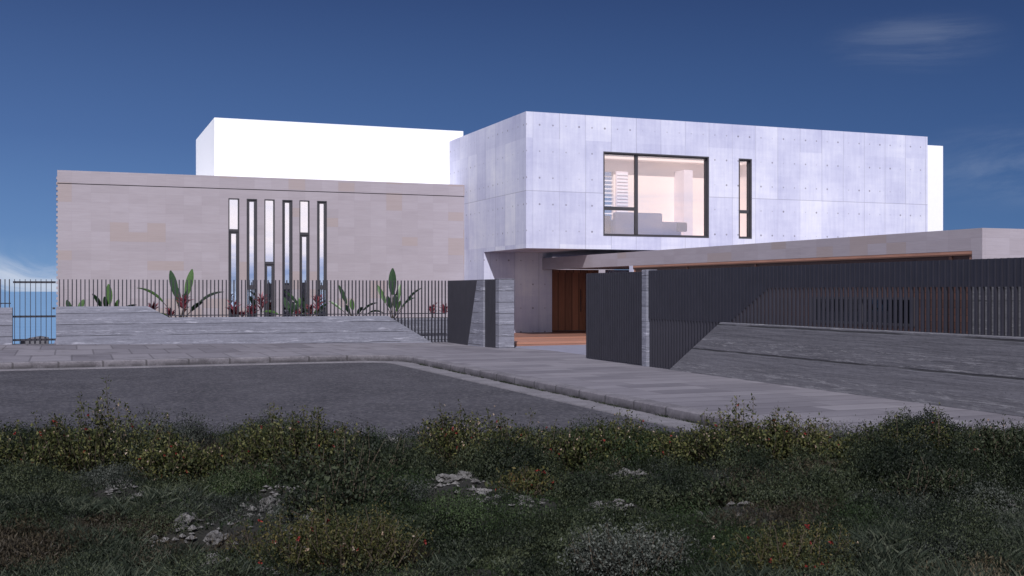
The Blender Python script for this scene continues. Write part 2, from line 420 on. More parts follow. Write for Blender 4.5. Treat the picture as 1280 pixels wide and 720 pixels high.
class MB:
    def __init__(s): s.v = []; s.f = []
    def box(s, x0, x1, y0, y1, z0, z1):
        b = len(s.v)
        s.v += [(x, y, z) for z in (z0, z1) for x, y in ((x0, y0), (x1, y0), (x1, y1), (x0, y1))]
        s.f += [tuple(b+i for i in q) for q in ((3, 2, 1, 0), (4, 5, 6, 7), (0, 1, 5, 4), (1, 2, 6, 5), (2, 3, 7, 6), (3, 0, 4, 7))]
        return s
    def prism(s, pts, axis, a0, a1):
        """polygon pts (h,z) in the plane across axis, extruded from a0 to a1"""
        b = len(s.v); n = len(pts)
        for a in (a0, a1):
            for h, z in pts: s.v.append((a, h, z) if axis == 'x' else (h, a, z))
        s.f.append(tuple(b+i for i in range(n))); s.f.append(tuple(b+n+i for i in reversed(range(n))))
        for i in range(n):
            j = (i+1) % n; s.f.append((b+j, b+i, b+n+i, b+n+j))
        return s
    def tube(s, pts, rads, k=6):
        pts = [Vector(p) for p in pts]; base = len(s.v)
        for i, p in enumerate(pts):
            d = (pts[min(i+1, len(pts)-1)] - pts[max(i-1, 0)]).normalized()
            u = d.orthogonal().normalized(); w = d.cross(u)
            for j in range(k):
                a = 2*math.pi*j/k; s.v.append(tuple(p + (u*math.cos(a)+w*math.sin(a))*rads[i]))
        for i in range(len(pts)-1):
            for j in range(k):
                a = base+i*k+j; b2 = base+i*k+(j+1) % k; s.f.append((a, b2, b2+k, a+k))
        s.f.append(tuple(base+j for j in reversed(range(k)))); s.f.append(tuple(base+(len(pts)-1)*k+j for j in range(k)))
        return s
    def build(s, name, mat, parent=None, bevel=0, smooth=False):
        o = link_mesh(name, s.v, s.f, mat, parent, smooth)
        bm = bmesh.new(); bm.from_mesh(o.data); bmesh.ops.recalc_face_normals(bm, faces=bm.faces)
        bm.to_mesh(o.data); bm.free()
        if bevel:
            md = o.modifiers.new('bevel', 'BEVEL'); md.width = bevel; md.segments = 2; md.limit_method = 'ANGLE'
        return o
def box(name, mat, x0, x1, y0, y1, z0, z1, parent=None, bevel=0):
    return MB().box(x0, x1, y0, y1, z0, z1).build(name, mat, parent, bevel)
def tag(o, label=None, cat=None, group=None, kind=None):
    if label: o['label'] = label
    if cat: o['category'] = cat
    if group: o['group'] = group
    if kind: o['kind'] = kind
    return o
def empty(name, loc, label, cat, group=None):
    o = bpy.data.objects.new(name, None); C.objects.link(o); o.location = loc; o.empty_display_size = .2
    return tag(o, label, cat, group)
def struct(o): o['kind'] = 'structure'; return o

def wall_holes(name, mat, parent, axis, a0, a1, h0, h1, z0, z1, holes):
    """solid wall with rectangular openings; a0 = outer plane, a1 = inner plane"""
    hs = sorted({h0, h1, *[q for h in holes for q in h[:2]]}); zs = sorted({z0, z1, *[q for h in holes for q in h[2:]]})
    nh, nz = len(hs), len(zs); v = []; f = []
    def P(a, i, k): return (a, hs[i], zs[k]) if axis == 'x' else (hs[i], a, zs[k])
    for a in (a0, a1):
        for k in range(nz):
            for i in range(nh): v.append(P(a, i, k))
    idx = lambda s, i, k: s*nh*nz + k*nh + i
    def solid(i, k):
        if i < 0 or k < 0 or i >= nh-1 or k >= nz-1: return False
        ch, cz = (hs[i]+hs[i+1])/2, (zs[k]+zs[k+1])/2
        return not any(h[0] < ch < h[1] and h[2] < cz < h[3] for h in holes)
    for i in range(nh-1):
        for k in range(nz-1):
            if not solid(i, k): continue
            f.append((idx(0, i, k), idx(0, i+1, k), idx(0, i+1, k+1), idx(0, i, k+1)))
            f.append((idx(1, i, k), idx(1, i, k+1), idx(1, i+1, k+1), idx(1, i+1, k)))
            for di, dk, e0, e1 in ((-1, 0, (i, k), (i, k+1)), (1, 0, (i+1, k), (i+1, k+1)), (0, -1, (i, k), (i+1, k)), (0, 1, (i, k+1), (i+1, k+1))):
                if not solid(i+di, k+dk): f.append((idx(0, *e0), idx(0, *e1), idx(1, *e1), idx(1, *e0)))
    o = link_mesh(name, v, f, mat, parent)
    bm = bmesh.new(); bm.from_mesh(o.data); bmesh.ops.recalc_face_normals(bm, faces=bm.faces); bm.to_mesh(o.data); bm.free()
    return o

# ================================================================== SETTING
# sea out to the horizon
struct(link_mesh('sea', [(-15000, -15000, -14), (15000, -15000, -14), (15000, 15000, -14), (-15000, 15000, -14)], [(0, 1, 2, 3)], M['sea']))
# the plateau the street and the house stand on: one slab, its edge behind the left gate
pl = [(-60, -4), (70, -4), (70, 62), (-.62, 62), (-.62, 36.9), (-60, 36.9)]
mb = MB(); n = len(pl)
mb.v = [(x, y, -.3) for x, y in pl] + [(x*1.02, y*1.0, -14.2) for x, y in pl]
mb.f = [tuple(range(n)), tuple(reversed(range(n, 2*n)))] + [(i, n+i, n+(i+1) % n, (i+1) % n) for i in range(n)]
struct(mb.build('ground', M['yard']))
# road
struct(link_mesh('road', [(-60, 0, -.16), (7.65, 0, -.16), (7.65, 28.35, -.16), (-60, 28.35, -.16)], [(0, 1, 2, 3)], M['asphalt']))

KX, KY, KR = 8.1, 28.8, 1.3
path = [(-60, KY), (KX-KR, KY)]
for i in range(1, 9):
    a = R(90)*i/8; path.append((KX-KR+KR*math.sin(a), KY-KR+KR*math.cos(a)))
path += [(KX, 20), (KX, 12), (KX, 4)]
def offset_path(d):
    out = []
    for i, p in enumerate(path):
        a = path[max(i-1, 0)]; b = path[min(i+1, len(path)-1)]
        tx, ty = b[0]-a[0], b[1]-a[1]; l = math.hypot(tx, ty); out.append((p[0] + d*ty/l*-1*-1*-1, p[1] + d*tx/l))
    return out   # positive d = towards the footway
# normal pointing to footway: for heading +x it is +y; for heading -y it is +x
def offset_path(d):
    out = []
    for i, p in enumerate(path):
        a = path[max(i-1, 0)]; b = path[min(i+1, len(path)-1)]
        tx, ty = b[0]-a[0], b[1]-a[1]; l = math.hypot(tx, ty); out.append((p[0] - d*ty/l, p[1] + d*tx/l))
    return out
def sweep(name, prof, mat):
    v = []; f = []; k = len(prof)
    rails = [offset_path(d) for d, z in prof]
    for i in range(len(path)):
        for j, (d, z) in enumerate(prof): v.append((*rails[j][i], z))
    for i in range(len(path)-1):
        for j in range(k-1): a = i*k+j; f.append((a, a+k, a+k+1, a+1))
    return struct(link_mesh(name, v, f, mat))
sweep('kerb', [(-.012, -.3), (-.010, -.16), (-.006, -.02), (.012, .0), (.24, .004), (.24, -.3)], M['kerb'])
sweep('gutter', [(-.52, -.17), (-.51, -.142), (-.01, -.15)], M['gutter'])

# footway: left arm, corner piece and right arm as one sheet following the slight fall of the street
v = []; f = []
def grid(x0, x1, y0, y1, nx, ny, z=None):
    b = len(v)
    for j in range(ny+1):
        for i in range(nx+1):
            x = x0+(x1-x0)*i/nx; y = y0+(y1-y0)*j/ny; v.append((x, y, gz(x, y) if z is None else z))
    for j in range(ny):
        for i in range(nx):
            a = b+j*(nx+1)+i; f.append((a, a+1, a+nx+2, a+nx+1))
grid(-60, 12.6, KY+.23, 36.9, 60, 20)
grid(KX+.23, 12.6, 4, KY+.23, 4, 20)
b0 = len(v); op = [p for p in offset_path(.23)[1:10]]
v.append((KX+.23, KY+.23, 0)); v += [(x, y, 0) for x, y in op]
for i in range(len(op)-1): f.append((b0, b0+2+i, b0+1+i))
struct(link_mesh('pavement', v, f, M['paving']))
# courtyard paving inside the gate
struct(link_mesh('driveway', [(12.6, 5, -.01), (30, 5, -.01), (30, 42, -.01), (12.6, 42, -.06)], [(0, 1, 2, 3)], M['yard']))

# ------------------------------------------------------------------ rough verge around the camera
def hill(r, d):
    n1 = noise.noise(Vector((r*.35, d*.45, 1.3))); n2 = noise.noise(Vector((r*1.1, d*1.2, 5.1)))
    z = .13*n1 + .07*n2 + .02
    z += .12*max(0, min(1, (11-d)/4)) + .10*noise.noise(Vector((r*2.1, d*2.1, 3.3)))
    edge = 13.55 + .30*math.sin(r*.9) + .18*math.sin(r*2.3+1) + (0.35 if r < 3 else -.25)
    t = max(0, min(1, (edge-d)/.9)); t = t*t*(3-2*t)
    z = max(z, .03)*t + (-.33)*(1-t)
    if d < -8: z -= (-8-d)*.8
    if abs(r) > 34: z -= (abs(r)-34)*.8
    return max(z, -15)
v = []; f = []
ds = list(np.arange(14.6, 5, -.16)) + list(np.arange(5, -8, -.8)) + [-10, -14, -20, -27]
rs = [-55, -48, -40, -34] + list(np.arange(-28, -9, 1.5)) + list(np.arange(-9, 9, .16)) + list(np.arange(9, 28, 1.5)) + [34, 40, 48, 55]
for d in ds:
    for r in rs: v.append((*cam2w(r, d), hill(r, d)))
nr = len(rs)
for j in range(len(ds)-1):
    for i in range(nr-1): a = j*nr+i; f.append((a, a+nr, a+nr+1, a+1))
struct(link_mesh('terrain', v, f, M['terrain'], smooth=True))

# ================================================================== HOUSE
HX, HY = 14.3, 35.0
house = empty('modern_house', (16, 41, 0), 'modern house of pale concrete box, white upper volume, limestone wing and low garage wing', 'house')
# --- limestone wing with six slot windows
SY = 41.4
sx0, sx1 = -.45, HX
slots = []
for px0, px1 in ((285.5, 299), (308.3, 321.3), (330.5, 343.3), (352.8, 365.5), (374.3, 386.8), (396.3, 408.5)):
    slots.append((onY(px0, SY)[0], onY(px1, SY)[0]))
TOPW = 5.04; BOTW = .55
sw = wall_holes('stone_wall', M['stone'], house, 'y', SY, SY+.35, sx0, sx1, -.3, 5.365, [(a, b, BOTW, TOPW) for a, b in slots])
box('parapet', M['stone'], sx0-.015, sx1, SY-.02, SY+.36, 5.392, 5.83, sw)
box('shadow_gap', M['metal_side'], sx0+.03, sx1, SY+.04, SY+.33, 5.365, 5.392, sw)
box('side_wall', M['stone'], sx0, sx0+.35, SY+.352, 60, -.3, 5.83, house)
box('rear_wall', M['stone'], sx0+.352, 30, 59.6, 60, -.3, 5.83, house)
box('flat_roof', M['white'], sx0+.352, sx1, SY+.372, 59.59, 5.45, 5.6, house)
mb = MB()
for k in range(30):
    z = .3 + k*.18; mb.box(sx0-.045, sx0-.001, SY+.1, SY+.45, z, z+.09)
mb.build('edge_course', M['stone'], sw)
splits = [(3.87, 'thin_top'), (1.78, 'thick_top'), (2.70, 'thin_top'), (1.78, 'thick_top'), (3.80, 'thin_top'), (1.78, 'thick_top')]
def rect_frame(mb, x0, x1, z0, z1, w, y0, y1, wr=None):
    wr = wr or w
    mb.box(x0, x0+w, y0, y1, z0, z1); mb.box(x1-wr, x1, y0, y1, z0, z1)
    mb.box(x0+w, x1-wr, y0, y1, z1-w, z1); mb.box(x0+w, x1-wr, y0, y1, z0, z0+w)
for (x0, x1), (zs_, kind) in zip(slots, splits):
    mb = MB(); t = .03
    rect_frame(mb, x0+.001, x1-.001, BOTW+.001, TOPW-.001, t, SY-.012, SY+.22)
    mb.box(x0+t, x1-t, SY+.0, SY+.2, zs_-.04, zs_+.04)
    w = mb.build('window', M['metal_side'], sw)
    a, b = x0+t+.001, x1-t-.001
    for z0, z1, thick in ((BOTW+t+.001, zs_-.041, kind == 'thin_top'), (zs_+.041, TOPW-t-.001, kind == 'thick_top')):
        m2 = MB(); tt = .075 if thick else .012
        rect_frame(m2, a, b, z0, z1, tt, SY+.03, SY+.1)
        fr = m2.build('sash', M['metal_side'], w)
        box('pane', M['glass_slot'], a+tt, b-tt, SY+.06, SY+.07, z0+tt, z1-tt, w)
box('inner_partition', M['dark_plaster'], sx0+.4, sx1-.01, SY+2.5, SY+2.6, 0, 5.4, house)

# --- white upper volume behind
WY = 43.25
box('white_volume', M['white'], 4.99, 14.9, WY, 49.9, 5.7, 8.21, house, .01)
box('white_volume', M['white'], 31.6, 36.5, 39.7, 46, 2.4, 8.2, house, .01)

# --- concrete box
BZ0, BZ1 = 3.13, 7.76; BX1 = 31.4; BYB = 43.2
bigw = (17.2, 21.44, 3.60, 6.535); narw = (22.70, 23.26, 3.60, 6.53)
cb = wall_holes('concrete_box', M['concrete'], house, 'y', HY, HY+.3, HX, BX1, BZ0, BZ1, [bigw, narw])
# left flank runs down to the ground as the wall beside the limestone
lower = onX(605, HX)[0]
mb = MB()
mb.prism([(HY+.3002, BZ0), (lower, BZ0), (lower, -.3), (WY+.2, -.3), (WY+.2, BZ1), (HY+.3002, BZ1)], 'x', HX, HX+.3)
mb.build('side_wall', M['concrete'], house)
mb = MB(); mb.box(BX1-.3, BX1, HY+.3002, WY+.2, BZ0, BZ1); mb.build('end_wall', M['concrete'], house)
def slab_hole(name, mat, x0, x1, y0, y1, z0, z1, h):
    mb = MB(); mb.box(x0, h[0], y0, y1, z0, z1); mb.box(h[1], x1, y0, y1, z0, z1); mb.box(h[0], h[1], y0, h[2], z0, z1); mb.box(h[0], h[1], h[3], y1, z0, z1)
    return mb.build(name, mat, house)
slab_hole('box_roof', M['concrete'], HX+.302, BX1-.302, HY+.302, 45, BZ1-.35, BZ1-.06, (16.3, 25.8, 35.6, 39.6))  # roof opening added to let sun into the room below
box('soffit', M['concrete'], HX+.302, BX1-.302, HY+.302, WY+.2, BZ0+.003, BZ0+.28, house)
# wall under the box, seen in shade
LX1 = onY(690, lower)[0]
box('entrance_wall', M['concrete'], HX+.302, LX1, lower, lower+.3, -.3, BZ0+.001, house)
# room behind the big window
room = MB(); 
room.box(16.2, 26, HY+.302, 40.1, BZ0+.285, 3.66)
room.build('room_floor', M['plaster'], house)
slab_hole('room_ceiling', M['plaster'], 16.2, 26, HY+.302, 40.1, 6.9, 7.0, (16.3, 25.8, 35.8, 39.6))  # matching ceiling opening, added to bring sunlight onto the back wall
box('room_side_wall', M['plaster'], 16.0, 16.2, HY+.302, 40.1, BZ0+.285, 7.0, house)
box('room_side_wall', M['plaster'], 26.0, 26.2, HY+.302, 40.1, BZ0+.285, 7.0, house)
bo0, bo1 = 17.6, onY(767, 40.1)[0]
wall_holes('room_back_wall', M['plaster'], house, 'y', 40.1, 40.3, 16.0, 26.2, BZ0+.285, 7.0, [(bo0, bo1, 3.75, 6.45)])
wall_holes('rear_wall', M['concrete'], house, 'y', WY+.2, WY+.5, HX+.302, BX1, BZ0, BZ1-.4, [(16, 24, 3.4, 7.0)])
box('room_column', M['panel'], onY(855, 39.3)[0], onY(866, 39.3)[0], 39.3, 40.09, 3.66, 6.55, house)
# lean-in shutter panel
mb = MB(); pa, pb = bo1+.02, bo1+.55
mb.box(pa, pb, 39.9, 39.96, 3.9, 6.45)
pn = mb.build('shutter_panel', M['panel'], house)
mb = MB()
for k in range(18): mb.box(pa+.03, pb-.03, 39.87, 39.899, 4.0+k*.135, 4.05+k*.135)
mb.build('shutter_slats', M['blind'], pn)

def box_window(rect, v_at, trans, name='window'):
    x0, x1, z0, z1 = rect; mb = MB()
    # lining of the opening, then the frame
    rect_frame(mb, x0+.001, x1-.001, z0+.001, z1-.001, .045, HY-.012, HY+.26, .05)
    mb2 = MB(); f = mb.build(name, M['metal_side'], cb)
    rect_frame(mb2, x0+.046, x1-.052, z0+.046, z1-.046, .035, HY+.09, HY+.16)
    xs = [x0+.08, x1-.087]
    if v_at: mb2.box(v_at-.055, v_at+.055, HY+.07, HY+.16, z0+.081, z1-.081)
    xe = (v_at-.055) if v_at else x1-.087
    mb2.box(x0+.081, xe, HY+.075, HY+.155, trans-.06, trans+.06)
    mb2.build('frame', M['metal_side'], f)
    box('pane', M['glass_big'], x0+.081, xe, HY+.12, HY+.13, z0+.081, trans-.06, f)
    box('pane', M['glass_big'], x0+.081, xe, HY+.12, HY+.13, trans+.06, z1-.081, f)
    if v_at: box('pane', M['glass_big'], v_at+.055, x1-.087, HY+.12, HY+.13, z0+.081, z1-.081, f)
box_window(bigw, 18.54, 4.57)
box_window(narw, None, 4.59)

# --- garage wing
GX = 16.66; GY0 = 17.06; GYP = 32.0; GZ1 = 2.93; GZ0 = 2.49
gw = box('garage_fascia', M['stone'], GX, GX+.35, GY0, lower-.003, GZ0, GZ1, house)
box('garage_roof', M['stone'], GX+.352, 30, GY0+.352, lower-.003, GZ0+.03, GZ1-.05, house)
box('garage_end_wall', M['stone'], GX+.3505, 30, GY0, GY0+.35, -.3, GZ1, house)
yr = onX(1215, GX)[0]
box('garage_pier', M['stone'], GX, GX+.35, GY0, yr, -.3, GZ0-.001, house)
yl = onX(791, GX)[0]; yl2 = onX(786.5, GX)[0]
box('garage_pier', M['concrete'], GX+.001, GX+.6, yl, yl2, -.3, GZ0-.001, house)
rec = .04
wd = [(19.0, 22.5, .93, 1.55)]
tw = wall_holes('timber_wall', M['timber_shaded'], house, 'x', GX+rec, GX+rec+.1, yr+.1, yl-.1, -.25, GZ0-.09, wd)
mb = MB(); mb.box(GX+.004, GX+rec+.1, yr+.001, yl-.001, GZ0-.09, GZ0-.002)
mb.box(GX+.03, GX+rec+.1, yr+.001, yr+.1, -.25, GZ0-.091); mb.box(GX+.03, GX+rec+.1, yl-.1, yl-.001, -.25, GZ0-.091)
mb.build('timber_frame', M['timber_frame'], tw)
for yy in (17.9, 24.9, 28.4): box('mullion', M['timber_shaded'], GX+rec-.03, GX+rec-.001, yy, yy+.07, -.25, GZ0-.091, tw)
mb = MB(); x0 = GX+rec
for a, b_, c, d in [(19.001, 19.06, .931, 1.549), (22.44, 22.499, .931, 1.549), (19.06, 22.44, .931, .98), (19.06, 22.44, 1.50, 1.549), (20.7, 20.76, .98, 1.50)]:
    mb.box(x0-.03, x0+.07, a, b_, c, d)
rw = mb.build('window', M['metal_side'], tw)
box('pane', M['glass_dark'], x0+.03, x0+.04, 19.06, 22.44, .98, 1.5, rw)
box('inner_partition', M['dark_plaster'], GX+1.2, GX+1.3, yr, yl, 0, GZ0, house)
# --- entrance door recess
dz = .09; DY = lower+1.2
door = MB(); door.box(LX1+.001, 19.6, DY, DY+.08, dz, 2.52)
dr = door.build('door', M['timber_v'], house)
mb = MB(); mb.box(LX1+.002, LX1+.1, lower+.301, DY-.001, dz, 2.52); mb.box(LX1+.101, 19.6, DY-.05, DY-.001, 2.40, 2.52)
for xx in (18.05, 18.9): mb.box(xx, xx+.03, DY-.012, DY-.001, dz, 2.4)
mb.build('door_frame', M['timber_v'], dr)
mb = MB(); mb.tube([(18.8, DY-.07, .85), (18.8, DY-.07, 1.75)], [.015, .015]); mb.tube([(18.8, DY-.07, .95), (18.8, DY+.01, .95)], [.01, .01]); mb.tube([(18.8, DY-.07, 1.65), (18.8, DY+.01, 1.65)], [.01, .01])
mb.build('door_handle', M['metal_side'], dr)
box('porch_side_wall', M['concrete'], 19.62, 24, lower+.3, lower+.6, -.2, GZ0+.02, house)
box('door_sill', M['gutter'], LX1+.11, 19.55, DY-.3, DY-.06, dz, dz+.035, house)
# timber deck steps
deck = empty('timber_deck', (14.5, 34, -.07), 'low reddish timber entrance deck in front of the wooden front door', 'deck')
dY = 32.5
mb = MB(); mb.box(12.9, 20.5, dY, dY+2.6, -.2, .075); mb.build('step', M['deck'], deck, .008)
mb = MB(); mb.box(12.9, 22, dY+2.61, DY+.0, -.2, .105); mb.build('platform', M['deck'], deck, .008)

# furniture behind the window
def sofa(x0, x1, y0, label, mat, z=3.66, h=.85):
    s = empty('sofa', ((x0+x1)/2, y0, z), label, 'sofa')
    box('seat', mat, x0+.18, x1-.18, y0, y0+.7, z+.12, z+.45, s, .05)
    box('backrest', mat, x0, x1, y0-.22, y0-.01, z+.05, z+h, s, .06)
    box('armrest', mat, x0, x0+.17, y0, y0+.8, z+.05, z+.6, s, .05)
    box('armrest', mat, x1-.17, x1, y0, y0+.8, z+.05, z+.6, s, .05)
sofa(18.15, 20.1, 36.2, 'pale lavender sofa with its tall back to the large window', M['fabric'], h=.86)
sofa(20.2, 21.7, 37.6, 'lower pale sofa standing at the right side of the large window', M['fabric'], h=.65)
c = empty('cushion', (21.35, 36.75, 4.2), 'tan cushion on the window bench behind the right of the large window', 'cushion')
box('cushion_cover', M['tan'], 21.1, 21.5, 36.6, 36.78, 3.9, 4.25, c, .05)
c2 = empty('armchair', (17.9, 36.6, 3.66), 'small tan armchair low in the left pane of the large window', 'armchair')
box('seat', M['tan'], 17.75, 18.1, 36.4, 36.9, 3.75, 4.1, c2, .05); box('backrest', M['tan'], 17.75, 18.1, 36.2, 36.39, 3.7, 4.4, c2, .05)
bl = empty('window_blind', ((bo0+bo1)/2, 40.2, 3.75), 'white slatted blind against blue sky behind the large window at its left', 'blind')
mb = MB(); z = 4.75
while z < 6.4: mb.box(bo0+.01, bo1-.01, 40.18, 40.24, z, z+.045); z += .165
mb.build('slats', M['blind'], bl)
mb = MB()
for k in range(6): mb.tube([(bo0+.2+k*.4, 40.21, 3.78), (bo0+.2+k*.4, 40.21, 4.75)], [.012, .012], 5)
mb.build('cord', M['blind'], bl)

# ================================================================== STREET WALLS AND FENCES
FY, FX = 36.3, 11.95
WT = .28
# short wall left of the small gate
g0, g1 = onY(15.5, FY)[0], onY(70, FY)[0]
def prismwall(name, pts, axis, a0, a1, mat, label):
    o = MB().prism(pts, axis, a0, a1).build(name, mat, None, .012); return tag(o, label, 'wall')
prismwall('concrete_wall', [(-30, -.3), (g0, -.3), (g0, 1.19), (-30, 1.19)], 'y', FY, FY+WT, M['board'], 'short board-marked concrete wall left of the small metal gate')
wall_prof = [(g1, 1.21), (2.19, 1.21), (2.83, .853), (9.84, .845), (11.4, -.08)]
def prof_z(x):
    if x <= wall_prof[0][0]: return 1.19
    for (a, za), (b, zb) in zip(wall_prof, wall_prof[1:]):
        if x <= b: return za+(zb-za)*(x-a)/(b-a)
    return -.08
prismwall('concrete_wall', [(g1, -.3), (11.5, -.3), (11.4, -.08)] + wall_prof[3::-1], 'y', FY, FY+WT, M['board'], 'long grey board-marked wall under the left slat fence with sloping right end')
# left slat fence
TOPF = 2.035; P = .12
fl = empty('slat_fence', (5, FY+.14, .85), 'dark vertical slat fence along the planted bed in front of the limestone wall', 'fence')
mb = MB(); x = g1+.08
while x < FX:
    zb = max(prof_z(x)-.02, gz(x, FY)-.0) if x < 11.4 else gz(x, FY)
    mb.box(x, x+.032, FY+.10, FY+.155, zb, TOPF); x += P
mb.build('slat_panel', M['metal'], fl)
box('rail', M['metal'], 10.6, FX, FY+.156, FY+.17, .2, .24, fl)
box('rail', M['metal'], g1+.05, FX, FY+.156, FY+.17, .90, .93, fl)
fl2 = empty('slat_fence', (-5, FY+.14, 1.2), 'thin dark slat fence on the short wall at the far left', 'fence')
mb = MB(); x = g0-.10
while x > -20: mb.box(x, x+.026, FY+.10, FY+.155, 1.17, TOPF); x -= P
mb.build('slat_panel', M['metal'], fl2)
box('rail', M['metal'], -20, g0-.05, FY+.156, FY+.17, 1.30, 1.33, fl2)
# small gate
gt = empty('metal_gate', ((g0+g1)/2, FY+.12, .06), 'small slatted metal gate between the two left concrete walls, sky showing through', 'gate')
mb = MB(); x = g0+.045
while x < g1-.03: mb.box(x, x+.018, FY+.10, FY+.14, .10, TOPF); x += .145
mb.build('bars', M['metal'], gt)
d0 = FY/1.09
for py in (352.7, 395.7, 425): zc = zat(py, 33.4); box('rail', M['metal'], g0+.01, g1-.01, FY+.141, FY+.18, zc-.03, zc+.03, gt)
mb = MB(); mb.box(g1-.10, g1-.02, FY+.05, FY+.09, 1.13, 1.19); mb.build('latch', M['metal_side'], gt)
# low grey parapet beyond the gate, by the drop
MB().box(-1.45, -.66, 36.95, 37.2, -.3, .27).prism([(-1.45, .27), (-.68, .27), (-.68, .34), (-1.2, .36)], 'y', 36.96, 37.19)
o = MB().prism([(-1.42, -.6), (-.66, -.6), (-.66, .26), (-.9, .30), (-1.2, .25), (-1.45, .16)], 'y', 36.95, 37.35).build('rock_ledge', M['board_dark'], None, .02)
tag(o, 'low grey rock ledge seen through the bottom of the small left gate', 'rock')

# planting bed, inner retaining wall
v = []; f = []
bx = [(-.4, 36.6), (12.6, 36.6), (12.6, 41.38), (-.4, 41.38)]
# soil sits higher behind an inner low wall
o = MB().prism([(36.62, -.2), (41.39, -.2), (41.39, .66), (36.62, .60)], 'x', g1, 9.6).build('planting_bed', M['soil']); struct(o)
o = MB().prism([(37.3, -.2), (41.39, -.2), (41.39, .66), (37.3, .60)], 'x', 9.601, 14.28).build('planting_bed', M['soil']); struct(o)
tag(box('concrete_wall', M['board'], 9.0, 14.28, 37.15, 37.298, -.2, .74), 'low inner grey retaining wall behind the slats beside the planted bed', 'wall')

# return fence along the footway towards the entrance
def fence_x(mb, y0, y1, zb, zt, w=.03, dep=.055, x=FX):
    y = y0
    while y < y1-w: mb.box(x, x+dep, y, y+w, zb(y) if callable(zb) else zb, zt); y += P
ya = onX(597, FX)[0]; yb = onX(584, FX)[0]; yc = onX(605, FX)[0]; yd = onX(620.5, FX)[0]; ye = onX(625, FX)[0]
rf = empty('slat_fence', (FX, 35, -.05), 'dark slat fence panel seen edge-on between the planted bed and the tapering concrete pier', 'fence')
mb = MB(); mb_y = ya
fence_x(mb, ya, FY+.1, -.08, TOPF); mb.build('slat_panel', M['metal'], rf)
box('backing_panel', M['metal'], FX+.056, FX+.062, ya, FY+.1, -.06, TOPF-.01, rf)
o = MB().prism([(yb, -.3), (yc, -.3), (yc, 2.04), (ya, 2.04)], 'x', FX-.02, FX+.3).build('concrete_pier', M['board'], None, .01)
tag(o, 'tapering board-marked concrete pier between two dark slat panels', 'pier')
rf2 = empty('slat_fence', (FX, 32.3, -.03), 'narrow dark slat panel between the tapering pier and the entrance pillar', 'fence')
mb = MB(); fence_x(mb, yd+.01, yc-.01, -.06, 2.04); mb.build('slat_panel', M['metal'], rf2)
box('backing_panel', M['metal'], FX+.056, FX+.062, yd+.01, yc-.01, -.05, 2.03, rf2)
pe = onY(643, ye)[0]
o = box('concrete_pillar', M['board'], FX-.03, pe, ye, yd, -.3, 2.05, None, .012)
tag(o, 'rough board-marked concrete pillar at the left side of the open entrance', 'pillar')

# sliding gate
yg0, yg1 = onX(803.5, FX)[0], onX(731.5, FX)[0]
sg = empty('sliding_gate', (FX, yg1, .02), 'dark slatted sliding gate pushed open beside the entrance', 'gate')
mb = MB(); fence_x(mb, yg0+.02, yg1, .02, 2.125, x=FX+.0); mb.build('slat_panel', M['metal'], sg)
mb = MB(); mb.box(FX+.020, FX+.028, yg0+.01, yg1-.01, .03, 2.12); mb.build('backing_panel', M['metal'], sg)
yp0 = onX(809.5, FX)[0]
o = box('concrete_post', M['board'], FX-.03, FX+.25, yp0, yg0, -.3, 2.165, None, .01)
tag(o, 'slim concrete post between the sliding gate and the long right slat fence', 'post')
# right fence
TR = 2.146
rF = empty('slat_fence', (FX, 16, 1.07), 'long dark slat fence with stepped backing panel above the right concrete wall', 'fence')
def rz(y): return 1.07 if y < 19.0 else (0.0 + 1.07*(21.03-y)/2.03 if y < 21.03 else 0.0)
mb = MB(); fence_x(mb, 3.0, yp0-.02, lambda y: max(.01, rz(y)-.02), TR); mb.build('slat_panel', M['metal'], rF)
mb = MB().prism([(3, 1.75), (17.44, 1.75), (18.8, 1.07), (yp0-.02, 1.07), (yp0-.02, TR-.002), (3, TR-.002)], 'x', FX+.012, FX+.020)
mb.build('backing_panel', M['metal'], rF)
o = MB().prism([(3, -.3), (21.1, -.3), (21.03, .0), (19.0, 1.07), (3, 1.07)], 'x', FX-.06, FX+.16).build('concrete_wall', M['board_dark'], None, .012)
tag(o, 'long dark board-marked wall under the right slat fence', 'wall')
box('rail', M['metal'], FX+.065, FX+.085, 3, yp0-.02, 1.95, 2.0, rF)
tag(box('concrete_wall', M['board_dark'], 12.5, 12.7, 3, 13.04, -.2, 1.9), 'added grey wall standing in for shade behind the slats at the right frame edge', 'wall')  # added wall, darkens the slat gaps in place of shaded stone

# ================================================================== PLANTS IN THE BED
def ribbon(mb, p0, d0, L, w, droop, seg=7, fold=.25, shape='broad'):
    """one leaf: a folded blade that starts along d0 and bends down"""
    d = Vector(d0).normalized(); p = Vector(p0); side = d.cross(Vector((.1+.25*math.sin(p.x*37), 1, .25)))
    side = side.normalized(); b = len(mb.v)
    for i in range(seg+1):
        t = i/seg
        ww = w*(math.sin(math.pi*min(1, t*.93+.05))**.6 if shape == 'broad' else (1-t)**.7*(.5+.5*min(1, t*5)))
        up = side.cross(d)
        for s, k in ((-1, 1), (0, 0), (1, 1)):
            q = p + side*s*ww*.5 + up*k*fold*ww*.5; mb.v.append(tuple(q))
        p = p + d*(L/seg); d = (d + Vector((0, 0, -1))*droop/seg).normalized()
    for i in range(seg):
        a = b+i*3; mb.f += [(a, a+1, a+4, a+3), (a+1, a+2, a+5, a+4)]
def place(px, py, Y):
    x, d = onY(px, Y); return x, Y, zat(py, d)
